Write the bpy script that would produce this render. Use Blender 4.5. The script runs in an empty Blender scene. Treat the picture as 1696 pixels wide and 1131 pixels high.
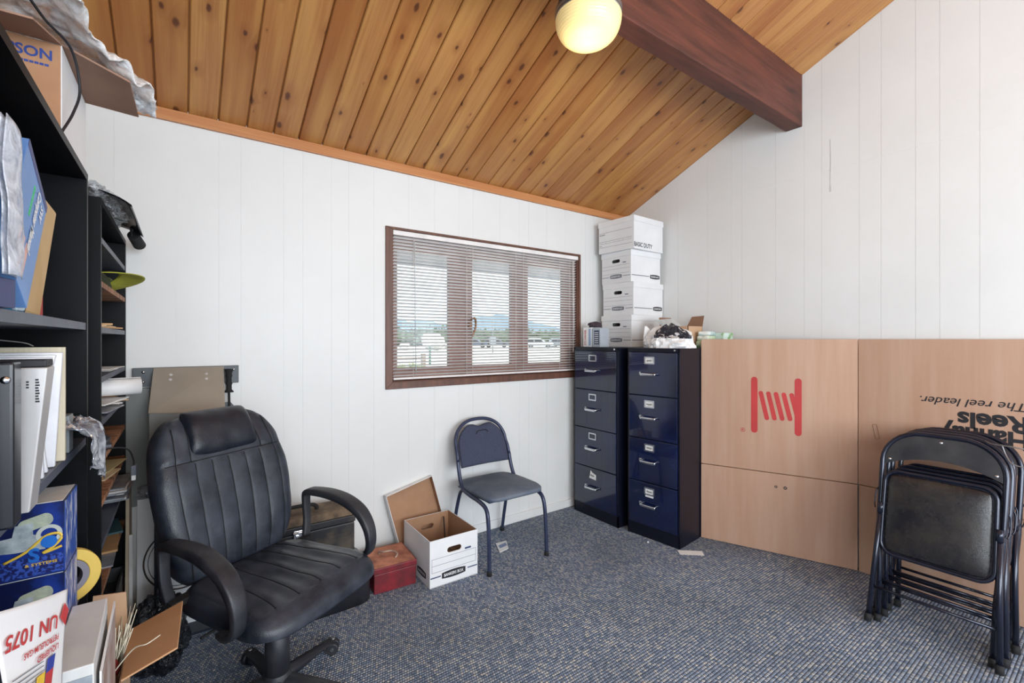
import bpy, bmesh, math, random
from mathutils import Vector, Matrix, Euler, noise
random.seed(7)
C = bpy.context.scene
COL = C.collection
PI = math.pi
R_ = math.radians

# ------------------------------------------------------------------ camera, world, lights
CAM_H = 1.38
cam_d = bpy.data.cameras.new('camera')
cam_d.sensor_width = 36.0
cam_d.lens = 757.0 / 1696 * 36.0
cam_d.shift_y = -3.5 / 1696
cam_d.clip_start = 0.02
cam_d.clip_end = 2000
cam = bpy.data.objects.new('camera', cam_d)
COL.objects.link(cam)
cam.location = (0, 0, CAM_H)
cam.rotation_euler = (R_(90), 0, R_(-35.8))
C.camera = cam

w = bpy.data.worlds.new('world')
C.world = w
w.use_nodes = True
bg = w.node_tree.nodes['Background']
bg.inputs[0].default_value = (0.80, 0.90, 1.0, 1)
bg.inputs[1].default_value = 1.5

def sun(rot, e, ang, col=(1, 0.95, 0.88)):
    l = bpy.data.lights.new('sun', 'SUN'); l.energy = e; l.angle = R_(ang); l.color = col
    o = bpy.data.objects.new('sun', l); COL.objects.link(o); o.rotation_euler = rot
    return o
sun((R_(32), R_(18), 0), 3.0, 2)

def area(name, loc, rot, sx, sy, e, col):
    l = bpy.data.lights.new(name, 'AREA'); l.shape = 'RECTANGLE'; l.size = sx; l.size_y = sy
    l.energy = e; l.color = col
    o = bpy.data.objects.new(name, l); COL.objects.link(o); o.location = loc; o.rotation_euler = rot
    return o
XL_ = -.56
# added fill lamps at the two added windows, and daylight from the glazed door
area('rear_fill_light', (1.2, -2.70, 1.75), (R_(90), 0, 0), 2.6, 1.7, 104, (0.87, 0.94, 1.0))
area('door_daylight', (3.24, -1.55, 1.15), (R_(90), 0, R_(90)), 1.3, 1.9, 24, (0.80, 0.89, 1.0))
area('side_fill_light', (XL_ + .04, -1.55, 1.65), (R_(90), 0, R_(-90)), 1.4, 1.5, 46, (0.86, 0.93, 1.0))  # lamp added to brighten the right wall and cabinet fronts
C.view_settings.view_transform = 'Standard'
C.view_settings.look = 'None'
C.view_settings.gamma = 1
C.view_settings.use_curve_mapping = False
C.view_settings.exposure = 0.60
C.cycles.max_bounces = 8
C.cycles.transparent_max_bounces = 24
C.cycles.sample_clamp_indirect = 6
try:
    C.cycles.use_denoising = True
except Exception:
    pass

# ------------------------------------------------------------------ materials
def nodes(name):
    m = bpy.data.materials.new(name); m.use_nodes = True
    nt = m.node_tree; p = nt.nodes['Principled BSDF']
    return m, nt, p
def lin(c):
    return tuple(((x / 255) / 12.92 if x / 255 <= 0.04045 else ((x / 255 + 0.055) / 1.055) ** 2.4) for x in c) + (1,)
class N:
    def __init__(s, nt): s.nt = nt
    def n(s, t, **k):
        o = s.nt.nodes.new(t)
        for a, v in k.items():
            if a.startswith('i_'):
                key = a[2:]
                o.inputs[int(key) if key.isdigit() else key].default_value = v
            else: setattr(o, a, v)
        return o
    def l(s, a, b): s.nt.links.new(a, b)
    def math(s, op, a, b=None, c=None, clamp=False):
        o = s.nt.nodes.new('ShaderNodeMath'); o.operation = op; o.use_clamp = clamp
        for i, v in enumerate((a, b, c)):
            if v is None: continue
            if hasattr(v, 'links'): s.l(v, o.inputs[i])
            else: o.inputs[i].default_value = v
        return o.outputs[0]
    def ramp(s, fac, stops):
        o = s.nt.nodes.new('ShaderNodeValToRGB'); cr = o.color_ramp
        while len(cr.elements) < len(stops): cr.elements.new(0.5)
        for e, (p, c) in zip(cr.elements, stops): e.position = p; e.color = c if len(c) == 4 else tuple(c) + (1,)
        s.l(fac, o.inputs[0]); return o.outputs[0]
    def mix(s, f, a, b, blend='MIX'):
        o = s.nt.nodes.new('ShaderNodeMix'); o.data_type = 'RGBA'; o.blend_type = blend
        for i, v in ((0, f), (6, a), (7, b)):
            if hasattr(v, 'links'): s.l(v, o.inputs[i])
            else: o.inputs[i].default_value = v
        return o.outputs[2]
    def coord(s, scale=(1, 1, 1), out='Object', loc=(0, 0, 0)):
        t = s.nt.nodes.new('ShaderNodeTexCoord'); m = s.nt.nodes.new('ShaderNodeMapping')
        m.inputs['Scale'].default_value = scale; m.inputs['Location'].default_value = loc
        s.l(t.outputs[out], m.inputs[0]); return m.outputs[0]
    def noise(s, vec, scale, detail=3, rough=.5, dist=0):
        o = s.nt.nodes.new('ShaderNodeTexNoise'); s.l(vec, o.inputs['Vector'])
        o.inputs['Scale'].default_value = scale; o.inputs['Detail'].default_value = detail
        o.inputs['Roughness'].default_value = rough; o.inputs['Distortion'].default_value = dist
        return o.outputs['Fac']
    def bump(s, h, strength, dist, p):
        o = s.nt.nodes.new('ShaderNodeBump'); o.inputs['Strength'].default_value = strength
        o.inputs['Distance'].default_value = dist; s.l(h, o.inputs['Height']); s.l(o.outputs[0], p.inputs['Normal'])
_m = {}
def mat(name, c, rough=.6, metal=0, c2=None, scale=8, lo=.35, hi=.65, bump=0, bscale=60, coat=0, spec=None, stretch=(1, 1, 1), emit=0):
    """general mottled surface; colours are sRGB 0-255"""
    if name in _m: return _m[name]
    m, nt, p = nodes(name); g = N(nt)
    p.inputs['Roughness'].default_value = rough; p.inputs['Metallic'].default_value = metal
    p.inputs['Coat Weight'].default_value = coat
    if spec is not None: p.inputs['Specular IOR Level'].default_value = spec
    v = g.coord(stretch)
    if c2 is None: c2 = tuple(max(0, x * .93) for x in c)
    f = g.noise(v, scale, 5, .6)
    col = g.ramp(f, [(lo, lin(c)), (hi, lin(c2))])
    g.l(col, p.inputs['Base Color'])
    if bump: g.bump(g.noise(v, bscale, 4, .6), bump, .002, p)
    if emit:
        p.inputs['Emission Color'].default_value = lin(c); p.inputs['Emission Strength'].default_value = emit
    _m[name] = m; return m

def ceiling_mat():
    m, nt, p = nodes('knotty_pine'); g = N(nt)
    t = g.n('ShaderNodeTexCoord'); sp = g.n('ShaderNodeSeparateXYZ'); g.l(t.outputs['Object'], sp.inputs[0])
    idx = g.math('FLOOR', g.math('DIVIDE', g.math('SUBTRACT', sp.outputs[0], 0.0229), 0.1262))
    wn = g.n('ShaderNodeTexWhiteNoise', noise_dimensions='1D'); g.l(idx, wn.inputs['W'])
    yo = g.math('ADD', sp.outputs[1], g.math('MULTIPLY', wn.outputs[0], 17.0))
    cb = g.n('ShaderNodeCombineXYZ'); g.l(sp.outputs[0], cb.inputs[0]); g.l(yo, cb.inputs[1])
    # knots
    mp = g.n('ShaderNodeMapping'); mp.inputs['Scale'].default_value = (6.6, 3.9, 1); g.l(cb.outputs[0], mp.inputs[0])
    wob = g.n('ShaderNodeTexNoise'); g.l(cb.outputs[0], wob.inputs['Vector']); wob.inputs['Scale'].default_value = 22
    wv = g.n('ShaderNodeVectorMath', operation='SCALE'); g.l(wob.outputs['Color'], wv.inputs[0]); wv.inputs['Scale'].default_value = .10
    ad = g.n('ShaderNodeVectorMath', operation='ADD'); g.l(mp.outputs[0], ad.inputs[0]); g.l(wv.outputs[0], ad.inputs[1])
    vo = g.n('ShaderNodeTexVoronoi', voronoi_dimensions='2D'); vo.inputs['Scale'].default_value = 1; g.l(ad.outputs[0], vo.inputs['Vector'])
    vc = g.n('ShaderNodeSeparateColor'); g.l(vo.outputs['Color'], vc.inputs[0])
    size = g.math('MULTIPLY_ADD', vc.outputs[0], .105, .014)
    kn = g.math('DIVIDE', vo.outputs['Distance'], size)
    knot = g.ramp(kn, [(0.0, (1, 1, 1)), (.55, (.9, .9, .9)), (.95, (0, 0, 0))])
    halo = g.ramp(g.math('DIVIDE', kn, 4.0), [(0.0, (1, 1, 1)), (.9, (0, 0, 0))])
    # grain, bent round the knots
    gx = g.math('ADD', sp.outputs[0], g.math('MULTIPLY', halo, .010))
    cg = g.n('ShaderNodeCombineXYZ'); g.l(gx, cg.inputs[0]); g.l(yo, cg.inputs[1])
    mg = g.n('ShaderNodeMapping'); mg.inputs['Scale'].default_value = (75, 2.2, 1); g.l(cg.outputs[0], mg.inputs[0])
    gr = g.noise(mg.outputs[0], 1.0, 5, .65, .6)
    mg2 = g.n('ShaderNodeMapping'); mg2.inputs['Scale'].default_value = (14, 1.2, 1); g.l(cg.outputs[0], mg2.inputs[0])
    gr2 = g.noise(mg2.outputs[0], 1.0, 2, .5)
    base = g.ramp(wn.outputs[0], [(0, lin((158, 98, 50))), (.35, lin((174, 116, 64))), (.7, lin((188, 134, 80))), (1, lin((164, 101, 50)))])
    c1 = g.mix(g.ramp(gr, [(.40, (0, 0, 0)), (.72, (.55, .55, .55))]), base, lin((146, 84, 36)))
    c2 = g.mix(g.ramp(gr2, [(.42, (0, 0, 0)), (.72, (.40, .40, .40))]), c1, lin((216, 166, 92)))
    # smoky streaks beside knots
    c3 = g.mix(g.math('MULTIPLY', halo, .5), c2, lin((128, 70, 30)))
    c4 = g.mix(g.math('MULTIPLY', knot, .85), c3, lin((72, 30, 18)))
    g.l(c4, p.inputs['Base Color'])
    p.inputs['Roughness'].default_value = .42; p.inputs['Coat Weight'].default_value = .12
    p.inputs['Coat Roughness'].default_value = .25
    g.bump(gr, .12, .002, p)
    return m
def wood(name, c, c2, scale=(2, 40, 40), rough=.5, bump=.15, dark=None):
    if name in _m: return _m[name]
    m, nt, p = nodes(name); g = N(nt); v = g.coord(scale)
    f = g.noise(v, 1.0, 6, .65, .4)
    col = g.ramp(f, [(.35, lin(c)), (.65, lin(c2))])
    if dark:
        f2 = g.noise(g.coord((1.5, 6, 6)), 1.5, 4, .6)
        col = g.mix(g.ramp(f2, [(.5, (0, 0, 0)), (.72, (.8, .8, .8))]), col, lin(dark))
    g.l(col, p.inputs['Base Color']); p.inputs['Roughness'].default_value = rough
    g.bump(f, bump, .003, p); _m[name] = m; return m
def carpet_mat():
    m, nt, p = nodes('looped_carpet'); g = N(nt)
    t = g.n('ShaderNodeTexCoord'); sp = g.n('ShaderNodeSeparateXYZ'); g.l(t.outputs['Object'], sp.inputs[0])
    rows = g.math('MULTIPLY', sp.outputs[1], 2 * PI / .0135)
    row_i = g.math('FLOOR', g.math('DIVIDE', sp.outputs[1], .0135))
    sx = g.math('ADD', sp.outputs[0], g.math('MULTIPLY', g.math('MODULO', row_i, 2.0), .0052))
    nz = g.noise(t.outputs['Object'], 60, 2)
    sx2 = g.math('ADD', sx, g.math('MULTIPLY', nz, .006))
    col_i = g.math('FLOOR', g.math('DIVIDE', sx2, .0105))
    a = g.math('ABSOLUTE', g.math('SINE', g.math('MULTIPLY', rows, .5)))
    b = g.math('ABSOLUTE', g.math('SINE', g.math('MULTIPLY', sx2, PI / .0105)))
    h = g.math('MULTIPLY', g.math('POWER', a, .6), g.math('POWER', b, .5))
    cb = g.n('ShaderNodeCombineXYZ'); g.l(row_i, cb.inputs[0]); g.l(col_i, cb.inputs[1])
    wn = g.n('ShaderNodeTexWhiteNoise', noise_dimensions='2D'); g.l(cb.outputs[0], wn.inputs['Vector'])
    big = g.noise(t.outputs['Object'], 1.6, 4, .55)
    loop = g.ramp(wn.outputs[0], [(0, lin((122, 136, 156))), (.4, lin((150, 165, 188))), (.75, lin((180, 188, 198))), (1, lin((212, 211, 206)))])
    c1 = g.mix(g.ramp(h, [(.15, (1, 1, 1)), (.62, (0, 0, 0))]), loop, lin((58, 68, 84)))
    c2 = g.mix(g.ramp(big, [(.42, (0, 0, 0)), (.66, (.30, .30, .30))]), c1, lin((84, 88, 90)))
    fine = g.noise(t.outputs['Object'], 700, 2)
    c3 = g.mix(.35, c2, g.mix(fine, lin((40, 44, 52)), lin((200, 200, 205))), 'OVERLAY')
    g.l(c3, p.inputs['Base Color']); p.inputs['Roughness'].default_value = .95
    p.inputs['Specular IOR Level'].default_value = .1
    g.bump(g.math('ADD', h, g.math('MULTIPLY', fine, .25)), .8, .005, p)
    return m
def leather(name, base=(24, 29, 40), dust=(98, 106, 120), amt=.46, rough=.30, lo=.38, hi=.76):
    if name in _m: return _m[name]
    m, nt, p = nodes(name); g = N(nt); v = g.coord()
    f = g.noise(v, 5, 6, .65); f2 = g.noise(v, 38, 3)
    msk = g.ramp(f, [(lo, (0, 0, 0)), (hi, (amt, amt, amt))])
    col = g.mix(msk, lin(base), lin(dust)); g.l(col, p.inputs['Base Color'])
    g.l(g.math('ADD', g.math('MULTIPLY', msk, .5), g.math('MULTIPLY_ADD', f2, .16, rough - .06)), p.inputs['Roughness'])
    vo = g.n('ShaderNodeTexVoronoi', feature='DISTANCE_TO_EDGE'); g.l(v, vo.inputs['Vector']); vo.inputs['Scale'].default_value = 190
    g.bump(g.math('ADD', g.math('MINIMUM', vo.outputs['Distance'], .2), g.math('MULTIPLY', g.noise(v, 14, 4), 1.6)), .35, .003, p)
    _m[name] = m; return m
def plastic_film(name, tint=(235, 240, 245), alpha=.35, rough=.12, bs=.9):
    if name in _m: return _m[name]
    m, nt, p = nodes(name); g = N(nt); v = g.coord()
    p.inputs['Base Color'].default_value = lin(tint); p.inputs['Roughness'].default_value = rough
    f = g.noise(v, 26, 4, .6, .8)
    g.l(g.ramp(f, [(.38, (alpha * .45,) * 3), (.62, (min(1, alpha * 1.9),) * 3)]), p.inputs['Alpha'])
    g.bump(g.noise(v, 45, 4, .6, 1.0), bs, .01, p)
    _m[name] = m; return m
def glass_mat():
    m, nt, p = nodes('window_glass'); g = N(nt)
    for n_ in list(nt.nodes):
        if n_.type != 'OUTPUT_MATERIAL': nt.nodes.remove(n_)
    out = [n_ for n_ in nt.nodes if n_.type == 'OUTPUT_MATERIAL'][0]
    tr = g.n('ShaderNodeBsdfTransparent'); gl = g.n('ShaderNodeBsdfGlossy'); gl.inputs['Roughness'].default_value = .02
    tr.inputs[0].default_value = (.93, .97, .97, 1)
    mx = g.n('ShaderNodeMixShader'); mx.inputs[0].default_value = .05
    g.l(tr.outputs[0], mx.inputs[1]); g.l(gl.outputs[0], mx.inputs[2]); g.l(mx.outputs[0], out.inputs[0])
    return m

M_WALL = mat('painted_panelling', (225, 225, 224), .42, c2=(219, 219, 217), scale=1.3, bump=.12, bscale=35)
M_CEIL = ceiling_mat()
M_BEAM = wood('stained_beam', (102, 54, 40), (70, 36, 28), (1.6, 22, 22), .62, .6, (50, 24, 18))
M_TRIM = wood('orange_trim', (198, 138, 88), (180, 116, 70), (1.5, 45, 45), .4)
M_CARPET = carpet_mat()
M_CASING = wood('dark_window_wood', (112, 74, 58), (84, 54, 44), (30, 30, 3), .45)
M_SASH = wood('sash_wood', (150, 112, 98), (118, 84, 74), (3, 40, 40), .5)
M_BLIND = mat('blind_slat', (238, 234, 232), .45)
M_GLASS = glass_mat()
M_BLACKWOOD = mat('black_laminate', (9, 10, 13), .45, c2=(14, 15, 19), scale=6, spec=.15)
M_EDGE = mat('shelf_edge_grey', (118, 122, 136), .45, c2=(92, 97, 112), scale=12)
M_SHELFWOOD = mat('particle_board', (176, 124, 88), .7, c2=(100, 66, 46), scale=9, lo=.4, hi=.62, bump=.3, stretch=(1, 3, 1))
M_CARD = mat('cardboard', (192, 158, 128), .8, c2=(182, 146, 114), scale=2.5, bump=.08, bscale=120, stretch=(1, 6, 1))
M_BIGCARD = mat('carton_cardboard', (186, 152, 130), .7, c2=(178, 140, 116), scale=1.8, bump=.12, bscale=150, stretch=(1, 8, .6))
M_CARDIN = mat('carton_inside', (170, 130, 100), .85)
M_CARDDARK = mat('carton_dark_brown', (140, 106, 84), .85)  # darker brown board for flaps, rear panel and slot
M_WHITEBOX = mat('white_carton', (232, 232, 232), .6, c2=(222, 222, 224), scale=3)
M_WHITE = mat('white_plain', (238, 238, 238), .5)
M_PAPER = mat('paper', (234, 233, 230), .8, c2=(220, 219, 217), scale=20)
M_INK = mat('black_ink', (26, 26, 32), .6)
M_INKGREY = mat('grey_ink', (110, 114, 124), .6)
M_INKBLUE = mat('blue_ink', (60, 74, 110), .6)
M_RED = mat('red_ink', (190, 52, 52), .6)
M_CAB = mat('navy_black_enamel', (10, 17, 42), .16, c2=(13, 28, 70), scale=4, coat=.7, bump=.03, bscale=8)
M_CABSIDE = mat('dark_cabinet_side', (20, 21, 30), .34, c2=(32, 30, 40), scale=7)
M_CHROME = mat('chrome', (215, 218, 222), .2, 1)
M_STEEL = mat('steel', (160, 162, 164), .35, .9)
M_LEATHER = leather('black_leather')
M_LEATHER_HEAD = leather('black_leather_clean', dust=(70, 62, 58), amt=.25, lo=.5, hi=.8)
M_SEAM = mat('dark_stitching', (10, 10, 12), .7)
M_BLKPLAST = leather('black_chair_plastic', (28, 30, 38), (104, 104, 104), .3, .40)
M_BLKMETAL = mat('black_tube', (24, 28, 42), .24, .35, c2=(32, 37, 54), scale=12, coat=.3)
M_VINYL = leather('black_vinyl', (18, 20, 28), (104, 92, 74), .28, .2, .40, .8)
M_NAVYFAB = mat('navy_fabric', (50, 54, 74), .95, c2=(70, 76, 96), scale=260, bump=.35, bscale=420)
M_SEATFAB = mat('dusty_navy_vinyl', (70, 82, 102), .6, c2=(104, 112, 124), scale=5, bump=.15, bscale=200)
M_NAVYTUBE = mat('navy_tube', (42, 50, 76), .35, .2, c2=(54, 62, 88), scale=20)
M_RUBBER = mat('black_rubber', (26, 26, 28), .8)
M_REDMETAL = mat('worn_red_metal', (136, 30, 42), .5, c2=(92, 30, 36), scale=11, bump=.3, bscale=30)
M_RUSTTOP = mat('dusty_rust_lid', (204, 138, 110), .75, c2=(122, 70, 54), scale=8, bump=.35, bscale=40)
M_TOOL = mat('dusty_black_toolbox', (28, 28, 33), .5, c2=(96, 84, 68), scale=6, lo=.5, hi=.8, bump=.3, bscale=30)
M_TOOLTOP = mat('dirt_covered_lid', (126, 108, 88), .85, c2=(66, 58, 50), scale=10, bump=.4, bscale=40)
M_MACH = mat('grey_machine_paint', (172, 164, 152), .45, .3, c2=(160, 152, 140), scale=3)
M_MACHD = mat('grey_machine_dark', (120, 122, 120), .5, .2)
M_MACHP = mat('dark_plate', (84, 88, 92), .5, .3)
M_FILM = plastic_film('clear_film', alpha=.34)
M_FILMW = plastic_film('milky_film', (250, 250, 250), .8, .4, .35)
M_FILMB = plastic_film('black_bag_film', (30, 32, 38), .85, .2)
M_MANILA = mat('manila', (206, 176, 130), .75, c2=(190, 156, 108), scale=6)
M_BRICK = mat('putty', (150, 140, 120), .6)

# ------------------------------------------------------------------ mesh helpers
def tag(o, label=None, cat=None, group=None, kind=None):
    if label: o['label'] = label
    if cat: o['category'] = cat
    if group: o['group'] = group
    if kind: o['kind'] = kind
    return o
def thing(name, label, cat, loc=(0, 0, 0), rz=0, group=None, kind=None):
    o = bpy.data.objects.new(name, None); COL.objects.link(o)
    o.location = loc; o.rotation_euler = (0, 0, rz); o.empty_display_size = .05
    return tag(o, label, cat, group, kind)
def T(o):  # world matrix of an unparented thing
    return Matrix.Translation(o.location) @ o.rotation_euler.to_matrix().to_4x4()

class MB:
    def __init__(s): s.bm = bmesh.new(); s.mi = 0
    def _f(s, vs, smooth=False):
        try:
            f = s.bm.faces.new(vs); f.material_index = s.mi; f.smooth = smooth; return f
        except ValueError: return None
    def box(s, lo, hi, rot=None, piv=None, m=None):
        if m is not None: s.mi = m
        (x0, y0, z0), (x1, y1, z1) = lo, hi
        P = [Vector(q) for q in ((x0, y0, z0), (x1, y0, z0), (x1, y1, z0), (x0, y1, z0), (x0, y0, z1), (x1, y0, z1), (x1, y1, z1), (x0, y1, z1))]
        if rot is not None:
            c = Vector(piv) if piv is not None else (Vector(lo) + Vector(hi)) / 2
            r = Euler(rot).to_matrix() if not isinstance(rot, Matrix) else rot
            P = [c + r @ (p - c) for p in P]
        v = [s.bm.verts.new(p) for p in P]
        for q in ((0, 3, 2, 1), (4, 5, 6, 7), (0, 1, 5, 4), (1, 2, 6, 5), (2, 3, 7, 6), (3, 0, 4, 7)): s._f([v[i] for i in q])
        return s
    def cbox(s, c, d, rot=None, m=None):
        return s.box([a - b / 2 for a, b in zip(c, d)], [a + b / 2 for a, b in zip(c, d)], rot, m=m)
    def hexa(s, a, b, m=None):
        """two quads a (4 pts) and b (4 pts) joined"""
        if m is not None: s.mi = m
        va = [s.bm.verts.new(p) for p in a]; vb = [s.bm.verts.new(p) for p in b]; n = len(va)
        s._f(va[::-1]); s._f(vb)
        for i in range(n): s._f([va[i], va[(i + 1) % n], vb[(i + 1) % n], vb[i]])
        return s
    def rings(s, rings, closed=False, cap=True, smooth=True):
        vr = [[s.bm.verts.new(p) for p in r] for r in rings]; n = len(vr[0])
        k = len(vr)
        for i in range(k if closed else k - 1):
            a, b = vr[i], vr[(i + 1) % k]
            for j in range(n): s._f([a[j], a[(j + 1) % n], b[(j + 1) % n], b[j]], smooth)
        if cap and not closed: s._f(vr[0][::-1]); s._f(vr[-1])
        return s
    def tube(s, path, r, seg=10, closed=False, m=None, radii=None, up=None, flat=None):
        """sweep along path; flat=(a,b) gives a rounded-rect section, b along up"""
        if m is not None: s.mi = m
        P = [Vector(p) for p in path]; n = len(P); rs = []
        N0 = None
        for i in range(n):
            if closed: t = (P[(i + 1) % n] - P[i - 1]).normalized()
            else: t = (P[min(i + 1, n - 1)] - P[max(i - 1, 0)]).normalized()
            if up is not None:
                B = Vector(up); B = (B - t * B.dot(t)).normalized(); A = B.cross(t)
            else:
                if N0 is None:
                    N0 = t.orthogonal().normalized()
                else:
                    N0 = (N0 - t * N0.dot(t)).normalized()
                A = N0; B = t.cross(A)
            rr = radii[i] if radii else r
            ring = []
            for k in range(seg):
                a = 2 * PI * k / seg
                if flat:
                    ca, sa = math.cos(a), math.sin(a)
                    e = .45
                    q = A * flat[0] * math.copysign(abs(ca) ** e, ca) + B * flat[1] * math.copysign(abs(sa) ** e, sa)
                    if radii: q = q * rr
                else: q = A * rr * math.cos(a) + B * rr * math.sin(a)
                ring.append(P[i] + q)
            rs.append(ring)
        return s.rings(rs, closed)
    def cyl(s, a, b, r, r2=None, seg=20, m=None):
        return s.tube([a, b], r, seg, m=m, radii=[r, r if r2 is None else r2])
    def lathe(s, prof, c=(0, 0, 0), seg=32, m=None, rot=None):
        if m is not None: s.mi = m
        c = Vector(c); rs = []
        for r, z in prof:
            ring = [Vector((max(r, 1e-4) * math.cos(2 * PI * k / seg), max(r, 1e-4) * math.sin(2 * PI * k / seg), z)) for k in range(seg)]
            if rot: ring = [Euler(rot).to_matrix() @ q for q in ring]
            rs.append([c + q for q in ring])
        return s.rings(rs)
    def grid(s, fn, nu, nv, m=None, smooth=True, closed_u=False):
        if m is not None: s.mi = m
        V = [[s.bm.verts.new(fn(i / nu, j / nv)) for j in range(nv + 1)] for i in range(nu + 1)]
        for i in range(nu):
            for j in range(nv): s._f([V[i][j], V[i + 1][j], V[i + 1][j + 1], V[i][j + 1]], smooth)
        return s
    def plate(s, outer, holes=(), th=.004, mtx=None, m=None):
        """flat plate from 2-D outline (x,y) with holes, thickness along local +z, placed by mtx"""
        if m is not None: s.mi = m
        b2 = bmesh.new(); es = []
        for loop in [outer] + list(holes):
            vs = [b2.verts.new((p[0], p[1], 0)) for p in loop]
            for i in range(len(vs)): es.append(b2.edges.new((vs[i], vs[(i + 1) % len(vs)])))
        bmesh.ops.triangle_fill(b2, use_beauty=True, use_dissolve=False, edges=es)
        for f in b2.faces:
            f.normal_update()
            if f.normal.z > 0: f.normal_flip()
        g = bmesh.ops.extrude_face_region(b2, geom=list(b2.faces))
        for v in [q for q in g['geom'] if isinstance(q, bmesh.types.BMVert)]: v.co.z += th
        M = mtx if mtx is not None else Matrix()
        mp = {v: s.bm.verts.new(M @ v.co) for v in b2.verts}
        fs = set()
        for f in b2.faces: s._f([mp[v] for v in f.verts])
        b2.free()
        return s
    def cushion(s, W, H, c, top, bot, post=None, nu=40, nv=40, m=None):
        """pillow-like closed body; top/bot: fn(a,b,x,y)->z"""
        if m is not None: s.mi = m
        def xy(a, b):
            return a * W * (1 - c * abs(b) ** 7), b * H * (1 - c * abs(a) ** 7)
        def mk(fn):
            rows = []
            for i in range(nu + 1):
                r = []
                for j in range(nv + 1):
                    a = -math.cos(PI * i / nu) * .5 + (2 * i / nu - 1) * .5
                    b = -math.cos(PI * j / nv) * .5 + (2 * j / nv - 1) * .5
                    x, y = xy(a, b); p = Vector((x, y, fn(a, b, x, y)))
                    r.append(s.bm.verts.new(post(p) if post else p))
                rows.append(r)
            return rows
        A, B = mk(top), mk(bot)
        for i in range(nu):
            for j in range(nv):
                s._f([A[i][j], A[i + 1][j], A[i + 1][j + 1], A[i][j + 1]], True)
                s._f([B[i][j + 1], B[i + 1][j + 1], B[i + 1][j], B[i][j]], True)
        per = [(i, 0) for i in range(nu)] + [(nu, j) for j in range(nv)] + [(i, nv) for i in range(nu, 0, -1)] + [(0, j) for j in range(nv, 0, -1)]
        for k in range(len(per)):
            (i, j), (p, q) = per[k], per[(k + 1) % len(per)]
            s._f([B[i][j], B[p][q], A[p][q], A[i][j]], True)
        return s
    def crumple(s, c, d, seed=1, amp=.35, sub=4, floor=None, fine=.12, m=None):
        if m is not None: s.mi = m
        b2 = bmesh.new(); bmesh.ops.create_icosphere(b2, subdivisions=sub, radius=1)
        mp = {}
        for v in b2.verts:
            p = v.co.copy(); q = p * 1.3 + Vector((seed * 7.3, seed * 3.1, seed))
            n1 = noise.noise(q) ; n2 = abs(noise.noise(q * 2.6)); n3 = abs(noise.noise(q * 6))
            p = p * (1 + amp * n1 + amp * .8 * n2 - fine * n3 * 2)
            w_ = Vector((p.x * d[0] / 2, p.y * d[1] / 2, p.z * d[2] / 2)) + Vector(c)
            if floor is not None: w_.z = max(w_.z, floor + .002 * n3)
            mp[v] = s.bm.verts.new(w_)
        for f in b2.faces: s._f([mp[v] for v in f.verts], False)
        b2.free(); return s
    def build(s, name, mats, parent=None, bevel=0, seg=2, world=True, smooth=None, solid=0, subsurf=0):
        if not isinstance(mats, (list, tuple)): mats = [mats]
        me = bpy.data.meshes.new(name)
        bmesh.ops.recalc_face_normals(s.bm, faces=s.bm.faces)
        if parent is not None and world:
            M = T(parent).inverted(); s.bm.transform(M)
        if smooth is not None:
            for f in s.bm.faces: f.smooth = smooth
        s.bm.to_mesh(me); s.bm.free()
        for m in mats: me.materials.append(m)
        o = bpy.data.objects.new(name, me); COL.objects.link(o)
        if parent is not None: o.parent = parent
        if solid:
            md = o.modifiers.new('solid', 'SOLIDIFY'); md.thickness = solid
        if bevel:
            md = o.modifiers.new('bevel', 'BEVEL'); md.width = bevel; md.segments = seg; md.limit_method = 'ANGLE'; md.angle_limit = R_(40)
        return o
def origin_to(o, loc):
    """put a top-level mesh's origin at loc without moving its geometry"""
    o.data.transform(Matrix.Translation(-Vector(loc))); o.location = loc; return o
def frame(origin, xd, up):
    x = Vector(xd).normalized(); u = Vector(up); u = (u - x * u.dot(x)).normalized(); z = x.cross(u)
    M = Matrix((x, u, z)).transposed().to_4x4(); M.translation = Vector(origin); return M
def copy_tree(o, parent=None):
    c = o.copy(); COL.objects.link(c)
    if parent is not None: c.parent = parent
    for ch in list(o.children): copy_tree(ch, c)
    return c
def catmull(pts, n=8, closed=False):
    P = [Vector(p) for p in pts]; out = []; k = len(P)
    rng = range(k) if closed else range(k - 1)
    for i in rng:
        p0 = P[i - 1] if (closed or i > 0) else P[0]; p1 = P[i]; p2 = P[(i + 1) % k]
        p3 = P[(i + 2) % k] if (closed or i + 2 < k) else P[-1]
        for j in range(n):
            t = j / n
            out.append(.5 * ((2 * p1) + (-p0 + p2) * t + (2 * p0 - 5 * p1 + 4 * p2 - p3) * t * t + (-p0 + 3 * p1 - 3 * p2 + p3) * t ** 3))
    if not closed: out.append(P[-1])
    return out
def rrect(w, h, r, n=5, cx=0, cy=0):
    pts = []
    for (sx, sy, a0) in ((1, 1, 0), (-1, 1, 90), (-1, -1, 180), (1, -1, 270)):
        for k in range(n + 1):
            a = R_(a0 + 90 * k / n)
            pts.append((cx + sx * (w / 2 - r) + r * math.cos(a), cy + sy * (h / 2 - r) + r * math.sin(a)))
    return pts
def circle(r, n=24, cx=0, cy=0): return [(cx + r * math.cos(2 * PI * k / n), cy + r * math.sin(2 * PI * k / n)) for k in range(n)]
def _textmesh(s, bold=0, shear=0):
    cu = bpy.data.curves.new('t', 'FONT'); cu.body = s; cu.size = 1; cu.offset = bold; cu.shear = shear; cu.extrude = .0; cu.resolution_u = 3
    o = bpy.data.objects.new('t', cu); COL.objects.link(o)
    dg = bpy.context.evaluated_depsgraph_get(); dg.update()
    me = bpy.data.meshes.new_from_object(o.evaluated_get(dg))
    bpy.data.objects.remove(o); return me
_cap = None
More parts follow.
